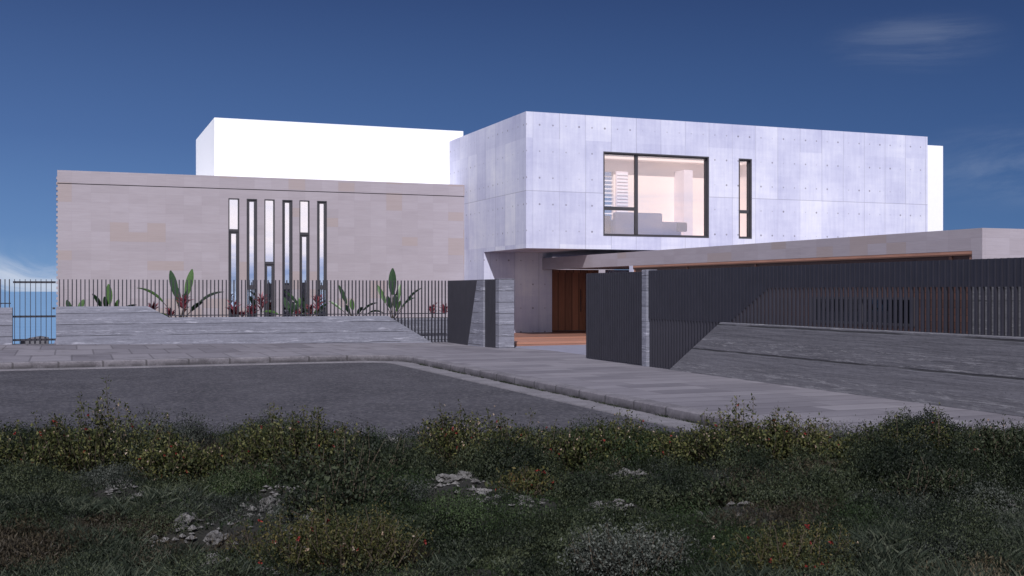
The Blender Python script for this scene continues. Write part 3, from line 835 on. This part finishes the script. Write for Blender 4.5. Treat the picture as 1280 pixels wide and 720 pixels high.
def broad_plant(px, spread, n, H, lab, Y=37.6, z0=.62, special=None):
    x, d = onY(px, Y)
    e = empty('broad_leaf_plant', (x, Y, z0), lab, 'plant', 'broad-leaved plants in the bed')
    st = MB(); lf = MB(); rr = random.Random(int(px))
    for i in range(n):
        a = 2*math.pi*(i+rr.random()*.5)/n
        if special: tx, h, dr, w = special[i % len(special)]
        else: tx, h, dr, w = math.cos(a)*spread, H*(.7+.3*rr.random()), .9, .17
        base = Vector((x+rr.uniform(-.05, .05), Y+rr.uniform(-.05, .05), z0))
        yy = rr.uniform(-.35, .35)*abs(tx)+.05*math.sin(a)
        tip = Vector((x+tx*.45, Y+yy, z0+h*.5))
        st.tube([base, (base+tip)/2+Vector((0, 0, .02)), tip], [.016, .013, .01], 5)
        dirv = (tip-base); L = math.hypot(tx*.62, h*.50)
        ribbon(lf, tip, dirv, L, w, dr)
    st.build('stem', M['stem'], e); lf.build('leaves', M['broad'], e, smooth=True)
broad_plant(93, .2, 4, .8, 'two small green leaf tips just above the left end of the wall', Y=37.2, special=[(-.22, .78, .4, .16), (.25, .80, .4, .17), (-.1, .4, .5, .1), (.1, .4, .5, .1)])
broad_plant(137, .4, 5, 1.2, 'small green broad-leaved plant behind the wall near its left end', Y=37.2, special=[(-.5, 1.0, .6, .14), (0, 1.28, .1, .2), (.3, .8, .5, .14), (.75, .78, .9, .10), (-.2, .9, .5, .15)])
broad_plant(226, 1, 8, 1.6, 'tallest green broad-leaved plant with red cordylines at its foot, by the sloping wall end', Y=37.4, special=[(-.30, 1.72, .15, .24), (.36, 1.76, .15, .24), (-1.15, 1.35, 1.0, .10), (1.2, 1.25, 1.0, .10), (-.12, 1.2, .3, .18), (.18, 1.1, .3, .18), (.62, .8, .6, .15), (-.8, .45, 1.1, .09)])
broad_plant(366, .5, 7, 1.0, 'green broad-leaved plant between the fourth and fifth slot windows', special=[(-.28, .85, .2, .17), (.3, .85, .2, .17), (-.95, .55, .8, .09), (0, .7, .3, .17), (.12, .65, .3, .17), (-.1, .5, .3, .13), (.4, .5, .5, .1)])
broad_plant(386, .5, 7, 1.0, 'dark spiky green plant around a red cordyline under the fifth slot window', special=[(-.75, 1.1, .7, .11), (.4, .6, .6, .12), (-.4, .55, .5, .12), (.62, .5, .9, .10), (.1, .6, .4, .12), (-.2, .7, .3, .14), (.55, .7, .5, .1)])
broad_plant(441, .5, 7, 1.1, 'dark green broad-leaved plant to the right of the slot windows', special=[(-.45, 1.25, .25, .15), (-.7, .8, .5, .10), (.02, .8, .1, .18), (.75, .75, 1.0, .09), (1.0, .6, 1.3, .08), (.3, .55, .5, .14), (-.25, .6, .3, .14)])
broad_plant(491, .5, 8, 1.7, 'green plant with one tall upright leaf near the right end of the bed', special=[(-.02, 1.85, .05, .28), (-.48, 1.3, .3, .17), (.42, 1.3, .35, .17), (1.0, 1.2, .8, .09), (.9, 1.0, .9, .08), (-.2, .9, .2, .18), (.15, .95, .2, .18), (.3, .7, .4, .15)])
def cordyline(px, py_top, py_bot, hw, lab, Y=37.3):
    x, d = onY(px, Y); zt = zat(py_top, d); zb = max(.6, zat(py_bot, d)); rr = random.Random(int(px*7))
    e = empty('red_cordyline', (x, Y, .6), lab, 'plant', 'red cordylines in the bed')
    w = hw*d/F
    st = MB(); st.tube([(x, Y, .6), (x+.01, Y, (zt+zb)/2), (x, Y, zt-.15)], [.014, .012, .008], 5); st.build('stem', M['stem'], e)
    lf = MB()
    for i in range(30):
        t = rr.random(); z = zb + (zt-.22-zb)*max(0, t) ; a = rr.uniform(0, 2*math.pi)
        up = rr.uniform(.5, 1.9)
        L = rr.uniform(.6, 1.0)*w*1.35
        ribbon(lf, (x, Y, z), (math.cos(a), math.sin(a)*.7, up), min(L*1.25, .42), .055, .5, 4, .2, 'spike')
    lf.build('leaves', M['red'], e, smooth=True)
for a in [(192, 376, 388, 7, 'small red cordyline over the sloping top of the wall'),
          (214, 381, 396, 7, 'low red cordyline left of the tallest green plant'),
          (230, 363, 392, 9, 'tall red cordyline in front of the tallest green plant'),
          (291.5, 377, 396, 9, 'red cordyline under the first slot window'), (303, 386, 396, 5, 'smallest red cordyline between first and second slot windows'),
          (316, 379, 396, 8, 'red cordyline under the second slot window'), (327, 366, 390, 8, 'upright red cordyline under the third slot window'),
          (371, 382, 396, 5, 'small red cordyline close to the fourth slot window'),
          (388, 376, 396, 6, 'short red cordyline to the left of the sixth slot window'), (397, 365, 388, 8, 'tall red cordyline in front of the sixth slot window'),
          (541, 376, 393, 6, 'left of two red cordylines by the dark fence corner'), (556, 377, 393, 6, 'right of two red cordylines by the dark fence corner')]:
    cordyline(*a)

# ================================================================== VEGETATION ON THE VERGE
def leaf_quads(centres, dirs, L, W, jit=.5):
    """diamond leaves: centres (n,3), dirs (n,3) unit-ish, per-leaf L and W arrays"""
    n = len(centres)
    d = dirs + rng.normal(0, jit, (n, 3)); d /= np.linalg.norm(d, axis=1)[:, None]+1e-9
    s = np.cross(d, rng.normal(0, 1, (n, 3))); s /= np.linalg.norm(s, axis=1)[:, None]+1e-9
    up = np.cross(s, d)
    L = np.asarray(L).reshape(-1, 1); W = np.asarray(W).reshape(-1, 1)
    V = np.empty((n, 4, 3))
    V[:, 0] = centres; V[:, 1] = centres + d*L*.45 + s*W*.5 + up*W*.2
    V[:, 2] = centres + d*L; V[:, 3] = centres + d*L*.45 - s*W*.5 + up*W*.2
    return V.reshape(-1, 3)
def shell_quads(c, nn, L, W):
    # leaves lying roughly on the mound's surface, tips up and outward
    n = len(c); nor = nn + rng.normal(0, .45, (n, 3)); nor /= np.linalg.norm(nor, axis=1)[:, None]
    up = np.tile(np.array([0, 0, 1.]), (n, 1)) + rng.normal(0, .6, (n, 3))
    d = up - nor*np.sum(up*nor, axis=1)[:, None]*.7; d /= np.linalg.norm(d, axis=1)[:, None]+1e-9
    s = np.cross(d, nor); s /= np.linalg.norm(s, axis=1)[:, None]+1e-9
    L = np.asarray(L).reshape(-1, 1); W = np.asarray(W).reshape(-1, 1)
    V = np.empty((n, 4, 3)); V[:, 0] = c; V[:, 1] = c + d*L*.45 + s*W*.5; V[:, 2] = c + d*L; V[:, 3] = c + d*L*.45 - s*W*.5
    return V.reshape(-1, 3)
def blades(centres, dirs, L, W):
    n = len(centres)
    d = dirs/ (np.linalg.norm(dirs, axis=1)[:, None]+1e-9)
    s = np.cross(d, rng.normal(0, 1, (n, 3))); s /= np.linalg.norm(s, axis=1)[:, None]+1e-9
    L = np.asarray(L).reshape(-1, 1); W = np.asarray(W).reshape(-1, 1)
    bend = d*1.0; bend[:, 2] -= .35
    V = np.empty((n, 4, 3)); V[:, 0] = centres - s*W*.5; V[:, 1] = centres + s*W*.5
    V[:, 2] = centres + d*L*.6 + s*W*.3; V[:, 3] = centres + d*L*.6 + bend*L*.4
    return V.reshape(-1, 3)
def sphere_pts(n, flat=1.0, hollow=.55):
    p = rng.normal(0, 1, (n, 3)); p /= np.linalg.norm(p, axis=1)[:, None]
    p[:, 2] = np.abs(p[:, 2])
    r = hollow + (1-hollow)*rng.random((n, 1))**.5
    return p*r, p
def hillz(x, y):
    # world -> camera coordinates
    r = x*CT - y*ST; d = x*ST + y*CT
    return hill(r, d)

RO = {}
def rocky(r, d):      # openings in the cover where pale rock shows
    return RO and any((r-a)**2/(w*w) + (d-b)**2/(h*h) < 1 for a, b, w, h in RO['spots'])
def pxr(px, py, z=.12): d = F*(CAMZ-z)/(py-HZ); return ((px-640)/F*d, d)
spots = []
rock_px = [(152, 607, 17, 9), (172, 622, 10, 7), (232, 606, 15, 7), (232, 664, 14, 10), (190, 670, 9, 5), (270, 675, 14, 8), (262, 708, 18, 8), (360, 618, 15, 6), (338, 634, 16, 8), (388, 655, 14, 7),
           (488, 546, 10, 5), (580, 603, 20, 9), (560, 616, 16, 5), (640, 606, 6, 4), (600, 630, 16, 4), (655, 630, 8, 4), (745, 627, 12, 5), (783, 586, 14, 5), (772, 626, 6, 3), (366, 704, 12, 10), (905, 592, 8, 5), (915, 626, 22, 3), (863, 678, 15, 5), (1262, 637, 8, 4)]
for px, py, w, h in rock_px:
    r, d = pxr(px, py); s = d/F; spots.append((r, d-.10, w*s*1.3+.03, h*s*(d/1.7)*.5+.20))
RO['spots'] = spots

tones = {'dark': [], 'green': [], 'grey': [], 'heath': [], 'yellow': []}
kinds = {'dark': [], 'green': [], 'grey': [], 'heath': [], 'yellow': []}
blade_sets = {'green': [], 'grey': [], 'heath': []}
def add_cushion(r, d, rad, h, kind, n, ls):
    q = .62 + .30*max(0, min(1, (d-6.5)/5)); ls *= q; n = int(n/q**1.7)
    x, y = cam2w(r, d); z = hill(r, d)
    p, nn = sphere_pts(n)
    # lobed outline
    lob = 1 + .22*np.sin(nn[:, 0]*5+r*3)*np.cos(nn[:, 1]*6+d) + .16*np.sin(nn[:, 0]*13+nn[:, 2]*9+r*7)*np.sin(nn[:, 1]*12+d*5) + .10*rng.normal(0, 1, n)
    c = np.stack([x + p[:, 0]*rad*lob, y + p[:, 1]*rad*lob, z - .03 + p[:, 2]*h*lob], 1)
    L = ls*rng.uniform(.6, 1.4, n)
    dirs = nn*.8 + np.array([0, 0, .5])
    kinds[kind].append(shell_quads(c, nn, L, L*(.42 if kind != 'heath' else .2)))
    tones[kind].append(np.full(n*4, r_.uniform(-.36, .24)))
cnt = 0
step = .30
r_ = random.Random(3)
d = 5.9
while d < 13.5:
    half = d*.47+1.0; r = -half
    while r < half:
        rr_, dd_ = r + r_.uniform(-.14, .14), d + r_.uniform(-.12, .12)
        r += step*r_.uniform(1.15, 1.6)*(.8+.03*d)
        if rocky(rr_, dd_): continue
        k = noise.noise(Vector((rr_*.5, dd_*.6, 9))); k2 = noise.noise(Vector((rr_*.8, dd_*.8, 2)))
        kind = 'dark'
        if k > .16: kind = 'green'
        if k2 > .34: kind = 'grey'
        if k2 < -.32: kind = 'heath'
        big = .5+.5*noise.noise(Vector((rr_*.8, dd_*.9, 22)))
        if dd_ > 12.4: h *= .6
        if dd_ > 12.4: kind = 'green' if r_.random() < .4 else 'dark'
        rad = r_.uniform(.16, .30)*(.8+big*.6); h = r_.uniform(.06, .18)*(.25+2.1*big)
        ls = {'dark': .021, 'green': .020, 'grey': .020, 'heath': .040, 'yellow': .02}[kind]
        if dd_ > 12.7: continue
        n = int(640*(rad/.25)**2*(.03/ls)*(1.25 if dd_ < 9 else .75))
        add_cushion(rr_, dd_, rad, h, kind, n, ls)
    d += step*1.1*(.8+.03*d)
# bigger dense cushions standing above the rest, hollows left between them
made = []
for _ in range(900):
    if len(made) > 105: break
    dd_ = r_.uniform(6.3, 11.4); rr_ = r_.uniform(-1, 1)*(dd_*.47+.5)
    rad = r_.uniform(.26, .62); h = rad*r_.uniform(.55, .85)*(1 if dd_ > 8.2 else .62)
    if any((rr_-a)**2 + ((dd_-b)*.8)**2 < ((rad+c)*.72)**2 for a, b, c in made): continue
    if any(((rr_-a)/(rad+w*.35))**2 + ((dd_-b+.35)/(rad*1.5+.2))**2 < 1 for a, b, w, hh in RO['spots']): continue
    made.append((rr_, dd_, rad))
    kind = r_.choices(['dark', 'green', 'grey', 'heath'], [8, 1.6, 1.2, .8])[0]
    add_cushion(rr_, dd_, rad*.9, h, kind, int(5200*(rad/.4)**2), {'dark': .026, 'green': .023, 'grey': .022, 'heath': .05}[kind])
    # smaller side lobes give the mound an uneven outline
    for _k in range(5):
        an = r_.uniform(0, 6.28); q = rad*r_.uniform(.35, .5)
        add_cushion(rr_+math.cos(an)*rad*.7, dd_+math.sin(an)*rad*.6, q, h*r_.uniform(.6, 1.05), kind, int(2600*(q/.25)**2), .024)
# low flat mat of tiny green between the cushions
n = 26000
dd = rng.uniform(5.9, 13.4, n); rrx = rng.uniform(-1, 1, n)*(dd*.47+.8)
keep = np.array([not rocky(a, b) for a, b in zip(rrx, dd)]); dd, rrx = dd[keep], rrx[keep]
X, Y = ST*dd+CT*rrx, CT*dd-ST*rrx
Z = np.array([hill(a, b) for a, b in zip(rrx, dd)])
c = np.stack([X, Y, Z], 1)
kinds['green'].append(leaf_quads(c, np.tile(np.array([0, 0, 1.]), (len(c), 1)), .035*rng.uniform(.6, 1.4, len(c)), .018*np.ones(len(c)), .8)); tones['green'].append(np.full(len(c)*4, -.1))
# grass: denser at lower left and lower right, as long arching blades
def tufts(px0, px1, py0, py1, ntuft, nb, L, kind, seed=0):
    for _ in range(ntuft):
        px, py = r_.uniform(px0, px1), r_.uniform(py0, py1)
        a, b = pxr(px, py, .1)
        if rocky(a, b): continue
        x, y = cam2w(a, b); z = hill(a, b)
        cc = np.stack([x+rng.normal(0, .05, nb), y+rng.normal(0, .05, nb), np.full(nb, z)], 1)
        dr = np.stack([rng.normal(.1, .7, nb), rng.normal(0, .7, nb), np.ones(nb)], 1)
        blade_sets[kind].append(blades(cc, dr, L*rng.uniform(.5, 1.2, nb), .0022*np.ones(nb)))
tufts(-40, 240, 640, 800, 190, 70, .15, 'grey'); tufts(-20, 120, 565, 640, 60, 45, .18, 'green'); tufts(900, 1300, 650, 790, 150, 70, .14, 'green')
tufts(1080, 1300, 640, 790, 90, 80, .17, 'grey'); tufts(0, 1280, 560, 700, 160, 30, .10, 'green'); tufts(250, 900, 690, 790, 110, 60, .10, 'grey')
names = {'dark': ('ground_cover', 'dark'), 'green': ('low_herbs', 'green'), 'grey': ('grey_scrub', 'grey'), 'heath': ('dry_heath', 'heath')}
for k, (nm, mk) in names.items():
    if kinds[k]:
        o = link_np(nm, np.concatenate(kinds[k]), 4, M['leaf_'+mk], None, np.concatenate(tones[k])); o['kind'] = 'stuff'
        o['label'] = {'dark': 'dark green cushions covering the rough verge', 'green': 'fresh green herbs between the dark cushions of the verge', 'grey': 'grey green low scrub patches on the verge', 'heath': 'brownish dry twiggy patches on the verge'}[k]
        o['category'] = {'dark': 'ground cover', 'green': 'herbs', 'grey': 'scrub', 'heath': 'heath'}[k]
for k in ('green', 'grey'):
    o = link_np('grass', np.concatenate(blade_sets[k]), 4, M['leaf_blade']); o['kind'] = 'stuff'
    o['label'] = 'long thin %s grass blades in the foreground verge' % k; o['category'] = 'grass'

# ---- flowering shrubs and others: every one a thing
def shrub(px, py, w, h, lab, leafmat='leaf_bush', n=4200, red=25, pale=45, cat='shrub', group='flowering shrubs along the road edge', sprig=14, z=None, leaf=.036):
    a, b = pxr(px, py, .02)
    x, y = cam2w(a, b); z = hill(a, b) if z is None else z
    e = empty('flowering_shrub' if (red or pale) else 'shrub', (x, y, z), lab, cat, group)
    st = MB(); rr = random.Random(int(px*13+py)); tips = []
    for i in range(54):
        an = rr.uniform(0, 2*math.pi); rad = rr.random()**.55
        tall = rr.uniform(.55, 1.0)*(1-.45*rad) * (.94 if i >= sprig else 1.13)
        t = Vector((x+math.cos(an)*rad*w*.5, y+math.sin(an)*rad*w*.28, z+h*tall))
        bpt = Vector((x+math.cos(an)*rad*w*.3, y+math.sin(an)*rad*.1, z-.03))
        m = (t+bpt)/2 + Vector((rr.uniform(-.06, .06), rr.uniform(-.06, .06), 0))
        st.tube([bpt, m, t], [.006, .004, .002], 3); tips.append((bpt, m, t))
    st.build('twigs', M['stem'], e)
    V = []; per = n//len(tips)
    for bpt, m, t in tips:
        s = rng.random(per)**.7; q = np.where(s[:, None] < .5, np.array(bpt)+(np.array(m)-np.array(bpt))*s[:, None]*2, np.array(m)+(np.array(t)-np.array(m))*(s[:, None]*2-1))
        sp = np.where(s > .80, .020, .055)[:, None]
        q = q + rng.normal(0, 1, (per, 3))*sp
        q[:, 2] = np.maximum(q[:, 2], z-.02)
        L = leaf*rng.uniform(.5, 1.3, per)*np.where(s > .82, .75, 1)
        V.append(leaf_quads(q, np.tile(np.array([0, 0, .7]), (per, 1)), L, L*.5, .9))
    link_np('foliage', np.concatenate(V), 4, M[leafmat], e)
    for nm, cntf, mt, sz in (('red_blossoms', red, 'petal_red', .016), ('pale_blossoms', pale, 'petal_pale', .013)):
        if not cntf: continue
        V = []
        for _ in range(cntf):
            bpt, m, t = rr.choice(tips); s = rr.uniform(.25, 1.02)
            c0 = np.array(m)+(np.array(t)-np.array(m))*s + rng.normal(0, .04, 3)
            c0[1] -= .05
            V.append(leaf_quads(np.tile(c0, (7, 1)), np.tile(np.array([-.2, -.6, .3]), (7, 1)), sz*rng.uniform(.7, 1.3, 7), sz*.9*np.ones(7), .7))
        link_np(nm, np.concatenate(V), 4, M[mt], e)
S = shrub
S(-12, 600, 1.0, .50, 'green shrub with a few red flowers at the far left frame edge', red=14, pale=4)
S(68, 598, 1.0, .66, 'left flowering shrub by the road, dotted with red blossoms', red=20, pale=20)
S(135, 600, 1.2, .86, 'bushy flowering shrub with red and white blossoms in front of the left road', red=16, pale=45, n=5200)
S(215, 604, .8, .46, 'low olive shrub trailing off right of the bushiest left shrub', red=10, pale=30)
S(318, 600, .9, .64, 'shrub left of centre rising in front of the asphalt with tall sprigs', red=12, pale=14)
S(378, 602, 1.1, .82, 'tall dark shrub with reddish tops, left of the pale rock by the road', red=8, pale=10, n=5200)
S(440, 625, 1.3, .58, 'broad dark green shrub without flowers at centre left', leafmat='leaf_dark', red=0, pale=0, group=None, n=3400)
S(575, 592, 1.0, .66, 'pale-blossomed shrub in front of the road at picture centre', red=8, pale=60)
S(640, 594, .9, .62, 'rusty-tinged flowering shrub just right of picture centre', red=14, pale=45)
S(705, 590, .9, .52, 'flowering shrub with an orange blossom below the gutter strip', red=10, pale=30)
S(770, 586, .9, .60, 'yellow-green shrub at the near end of the kerb', red=6, pale=26)
S(838, 585, .9, .40, 'low green shrub covering the end of the kerb', red=4, pale=10)
S(925, 588, 1.0, .68, 'shrub with pinkish sprigs in front of the near footway', red=10, pale=50)
S(985, 588, 1.0, .62, 'brownish flowering shrub in front of the footway with thin sprigs', red=6, pale=40)
S(1062, 592, .8, .34, 'lowest thin shrub in the dip before the footway', red=6, pale=16)
S(1115, 592, 1.0, .62, 'dark sprigged shrub right of the dip before the footway', red=2, pale=16)
S(1175, 596, 1.0, .62, 'brown-green shrub near the right frame edge with small pale flowers', red=2, pale=24)
S(1243, 602, 1.0, .44, 'rightmost shrub in front of the right concrete wall', red=2, pale=14, leafmat='leaf_dark')
S(655, 625, .6, .28, 'small orange-tinged shrub in the middle of the verge', leafmat='leaf_yellow', red=14, pale=0, n=1400, group=None)
S(395, 735, 1.0, .42, 'yellowing orange shrub at the bottom left of centre', leafmat='leaf_yellow', red=12, pale=4, group=None, n=7000, leaf=.020)
S(460, 745, .7, .36, 'small yellow-tipped shrub at the bottom beside the orange one', leafmat='leaf_yellow', red=5, pale=6, group=None, n=5000, leaf=.019)
S(985, 745, 1.1, .42, 'yellowing shrub with orange sprigs at the bottom right', leafmat='leaf_yellow', red=14, pale=4, group=None, n=7500, leaf=.020)
S(785, 750, .75, .40, 'round silver-grey shrub at the bottom edge', leafmat='leaf_silver', red=0, pale=0, group=None, n=11000, sprig=0, leaf=.019)
S(1160, 640, .9, .40, 'dark leafy shrub low on the right verge', leafmat='leaf_dark', red=0, pale=0, group=None, n=3200)
S(430, 665, 1.0, .35, 'dark rounded shrub below the broad centre-left shrub', leafmat='leaf_dark', red=0, pale=0, group=None, n=3200)
S(900, 640, .8, .26, 'dark low shrub right of the small pale stones', leafmat='leaf_dark', red=0, pale=0, group=None, n=2400)
# single poppies
# ---- rocks
rock_labels = ['pale angular rock at left, largest of the upper pair', 'small pale rock just below the upper left rock', 'flat pale rock in the shade left of centre', 'square pale rock in the lower left', 'thin pale rock left of the square rock', 'whitish flat rock right of the square rock', 'pale rock at the bottom left edge', 'narrow pale rock under the tall centre-left shrub',
 'grey rock below the centre-left shrub', 'rock between the dark cushions left of the orange shrub', 'small pale stone at the road edge', 'widest pale broken rock at picture centre', 'long flat stone just below the central rock', 'tiny pale stone right of the central rock', 'thin flat slab below the central rock', 'tiny flat stone right of the thin slab', 'flat stone right of centre in the dark cover', 'pale stone under the kerb-end shrubs', 'tiny stone beside the flat stone right of centre', 'tall narrow pale rock at the bottom beside the orange shrub',
 'small rock under the pinkish shrub', 'long pale sliver of stone on the right verge', 'white stone right of the silver-grey shrub', 'small pale stone at the right frame edge']
for (px, py, w, h), lab in zip(rock_px, rock_labels):
    a, b = pxr(px, py, .10); x, y = cam2w(a, b); z = hill(a, b); s = b/F
    bm = bmesh.new(); bmesh.ops.create_icosphere(bm, subdivisions=3, radius=1)
    sd = Vector((px*.37, py*.21, 0))
    for vv in bm.verts:
        n0 = noise.noise(vv.co*1.3+sd); n1 = noise.noise(vv.co*3.5+sd)
        n2_ = abs(noise.noise(vv.co*2.2-sd)); c = vv.co*(1+.55*n0+.3*n1-.5*n2_)
        c = Vector((c.x, c.y, round(c.z*4)/4*.55+c.z*.45))
        vv.co = Vector((c.x*w*s*.95, c.y*h*s*2.6, c.z*h*s*1.1))
    me = bpy.data.meshes.new('rock'); bm.to_mesh(me); bm.free(); me.materials.append(M['rock'])
    o = bpy.data.objects.new('rock', me); C.objects.link(o); o.location = (x, y, z+h*s*.35); o.rotation_euler = (0, r_.uniform(-.15, .15), -T+r_.uniform(-.4, .4))
    tag(o, lab, 'rock', 'pale rocks among the ground cover')
# rubble
V = []
vs, fs = [], []
for (a, b, w, h) in spots:
    for _ in range(int(30)):
        rr1 = a + r_.gauss(0, .6)*w; dd1 = b + r_.gauss(0, .6)*h; s = r_.uniform(.008, .035)
        x, y = cam2w(rr1, dd1); z = hill(rr1, dd1)+s*.4; k = len(vs)
        for q in ((1, 0, 0), (-1, 0, 0), (0, 1, 0), (0, -1, 0), (0, 0, .8), (0, 0, -.6)):
            vs.append((x+q[0]*s*r_.uniform(.6, 1.4), y+q[1]*s*r_.uniform(.6, 1.4), z+q[2]*s*r_.uniform(.5, 1.1)))
        fs += [tuple(k+i for i in t) for t in ((0, 2, 4), (2, 1, 4), (1, 3, 4), (3, 0, 4), (2, 0, 5), (1, 2, 5), (3, 1, 5), (0, 3, 5))]
o = link_mesh('rubble', vs, fs, M['rock']); tag(o, 'small broken pale stones scattered around the rocks', 'stones', kind='stuff')
# weeds in the joint of kerb and gutter
V = []
for i in range(420):
    y = r_.uniform(12, 28.5)
    if noise.noise(Vector((y*.9, 0, 4))) < -.02 and r_.random() < .85: continue
    nb = 10; cc = np.stack([KX-.03+rng.normal(0, .02, nb), y+rng.normal(0, .05, nb), np.full(nb, -.15)], 1)
    V.append(blades(cc, np.stack([rng.normal(-.3, .5, nb), rng.normal(0, .5, nb), np.ones(nb)], 1), .045*rng.uniform(.4, 1.3, nb), .006*np.ones(nb)))
o = link_np('kerb_weeds', np.concatenate(V), 4, M['leaf_dark']); tag(o, 'thin dark weeds growing in the joint along the kerb', 'weeds', kind='stuff')

# ================================================================== SKY, SUN, CAMERA
SUN = Vector((-.30, -.64, .72)).normalized()
elev = math.asin(SUN.z); az = math.atan2(SUN.x, SUN.y)
w = bpy.data.worlds.new('World'); scene.world = w; w.use_nodes = True
nt = w.node_tree; nt.nodes.clear(); g = N(nt)
out = g.n('ShaderNodeOutputWorld'); bg = g.n('ShaderNodeBackground'); nt.links.new(bg.outputs[0], out.inputs[0])
sky = g.n('ShaderNodeTexSky', sky_type='NISHITA'); sky.sun_disc = False; sky.sun_elevation = elev; sky.sun_rotation = az
sky.air_density = 1.0; sky.dust_density = .3; sky.ozone_density = 3.0; sky.altitude = 100
dirv = g.n('ShaderNodeTexCoord').outputs['Generated']
dx, dy, dz_ = g.sep(dirv)
bg.inputs['Strength'].default_value = .10
base = g.mix(1.0, sky.outputs[0], (.45, .60, .85), 'MULTIPLY')
deep = g.ramp(dz_, [(0, (1.6, 3.2, 5.9)), (.05, (.98, 2.15, 4.7)), (.13, (.58, 1.32, 3.35)), (.25, (.27, .65, 1.95)), (.6, (.2, .45, 1.4))])
deep = g.mix(1.0, deep, g.mix(g.maprange(g.vmath('DOT_PRODUCT', dirv, (CT, -ST, 0)), -.45, .45, 0, 1), (1.15, 1.08, 1.05), (.52, .60, .68)), 'MULTIPLY')
base = g.mix(.92, base, deep)
base = g.mix(.04, base, (1.6, 1.6, 1.9))
# high cirrus wisps and low cumulus
el = dz_
warp = g.noise(g.vmath('MULTIPLY', dirv, (2, 2, 6)), 1.5, 3, .6)
cl = g.noise(g.vmath('ADD', g.vmath('MULTIPLY', dirv, (3.2, 3.2, 11)), g.comb(0, 0, g.math('MULTIPLY', warp, 2))), 1.2, 9, .62, .3)
lowc = g.math('MULTIPLY', g.maprange(cl, .46, .66, 0, 1, True), g.maprange(el, .05, .015, 0, 1, True))
# low clouds only over the sea at the left, wisps high at the right
leftness = g.vmath('DOT_PRODUCT', dirv, (-.10, .995, 0))
lowc = g.math('MULTIPLY', lowc, .8)
wis = g.noise(g.vmath('ADD', g.vmath('MULTIPLY', dirv, (3, 3, 14)), (3.7, 1.2, 0)), 1.4, 8, .65, .8)
w1d = g.vmath('LENGTH', g.vmath('MULTIPLY', g.vmath('SUBTRACT', dirv, Vector((ST+CT*(1140-640)/F, CT-ST*(1140-640)/F, (363-55)/F)).normalized()), (1.0, 1.0, 2.6)))
w1 = g.math('MULTIPLY', g.maprange(w1d, .01, .085, 1, 0, True), g.maprange(wis, .40, .72, 0, .15, True))
w2d = g.vmath('LENGTH', g.vmath('MULTIPLY', g.vmath('SUBTRACT', dirv, Vector((ST+CT*(1265-640)/F, CT-ST*(1265-640)/F, (363-205)/F)).normalized()), (1.0, 1.0, 2.2)))
w2 = g.math('MULTIPLY', g.maprange(w2d, .02, .10, 1, 0, True), g.maprange(wis, .40, .72, 0, .14, True))
cloud = g.math('ADD', lowc, g.math('ADD', w1, w2), clamp=True)
base = g.mix(cloud, base, (6.0, 6.6, 7.8))
# bright cream bank of evening cloud on the sun's side of the sky
sh = Vector((-.5, -.87, 0)).normalized()
side = g.maprange(g.vmath('DOT_PRODUCT', dirv, tuple(sh)), -.05, .35, 0, 1, True)
band = g.math('MULTIPLY', g.maprange(el, -.01, .045, 0, 1, True), g.maprange(el, .55, .25, 0, 1, True))
cl2 = g.noise(g.vmath('MULTIPLY', dirv, (2.0, 2.0, 9)), 2.0, 6, .55, .4)
cream = g.ramp(cl2, [(.36, (6.6, 7.2, 9.8)), (.47, (10.2, 9.5, 10.6)), (.58, (11.8, 10.5, 10.8)), (.68, (12.6, 11.5, 11.2))])
lowcol = g.mix(g.maprange(g.math('ADD', el, g.math('MULTIPLY', g.math('SUBTRACT', cl2, .5), .22)), .01, .07, 0, 1, True), (4.8, 5.8, 9.6), cream)
base = g.mix(g.math('MULTIPLY', side, band), base, lowcol)
g.set(bg.inputs[0], base)

sl = bpy.data.lights.new('sun', 'SUN'); sl.energy = 4.4; sl.angle = R(.6); sl.color = (.985, .965, 1.0)
so = bpy.data.objects.new('sun', sl); C.objects.link(so); so.rotation_euler = SUN.to_track_quat('Z', 'Y').to_euler(); so.location = (0, 0, 30)

cam = bpy.data.cameras.new('camera'); cam.sensor_width = 36; cam.lens = F/1280*36; cam.shift_y = (HZ-360)/1280
cam.clip_end = 60000; cam.clip_start = .1
co = bpy.data.objects.new('camera', cam); C.objects.link(co); co.location = (0, 0, CAMZ); co.rotation_euler = (R(90), 0, -T)
scene.camera = co
scene.view_settings.view_transform = 'Standard'; scene.view_settings.look = 'None'
scene.view_settings.exposure = 0; scene.view_settings.gamma = 1
scene.cycles.transparent_max_bounces = 12
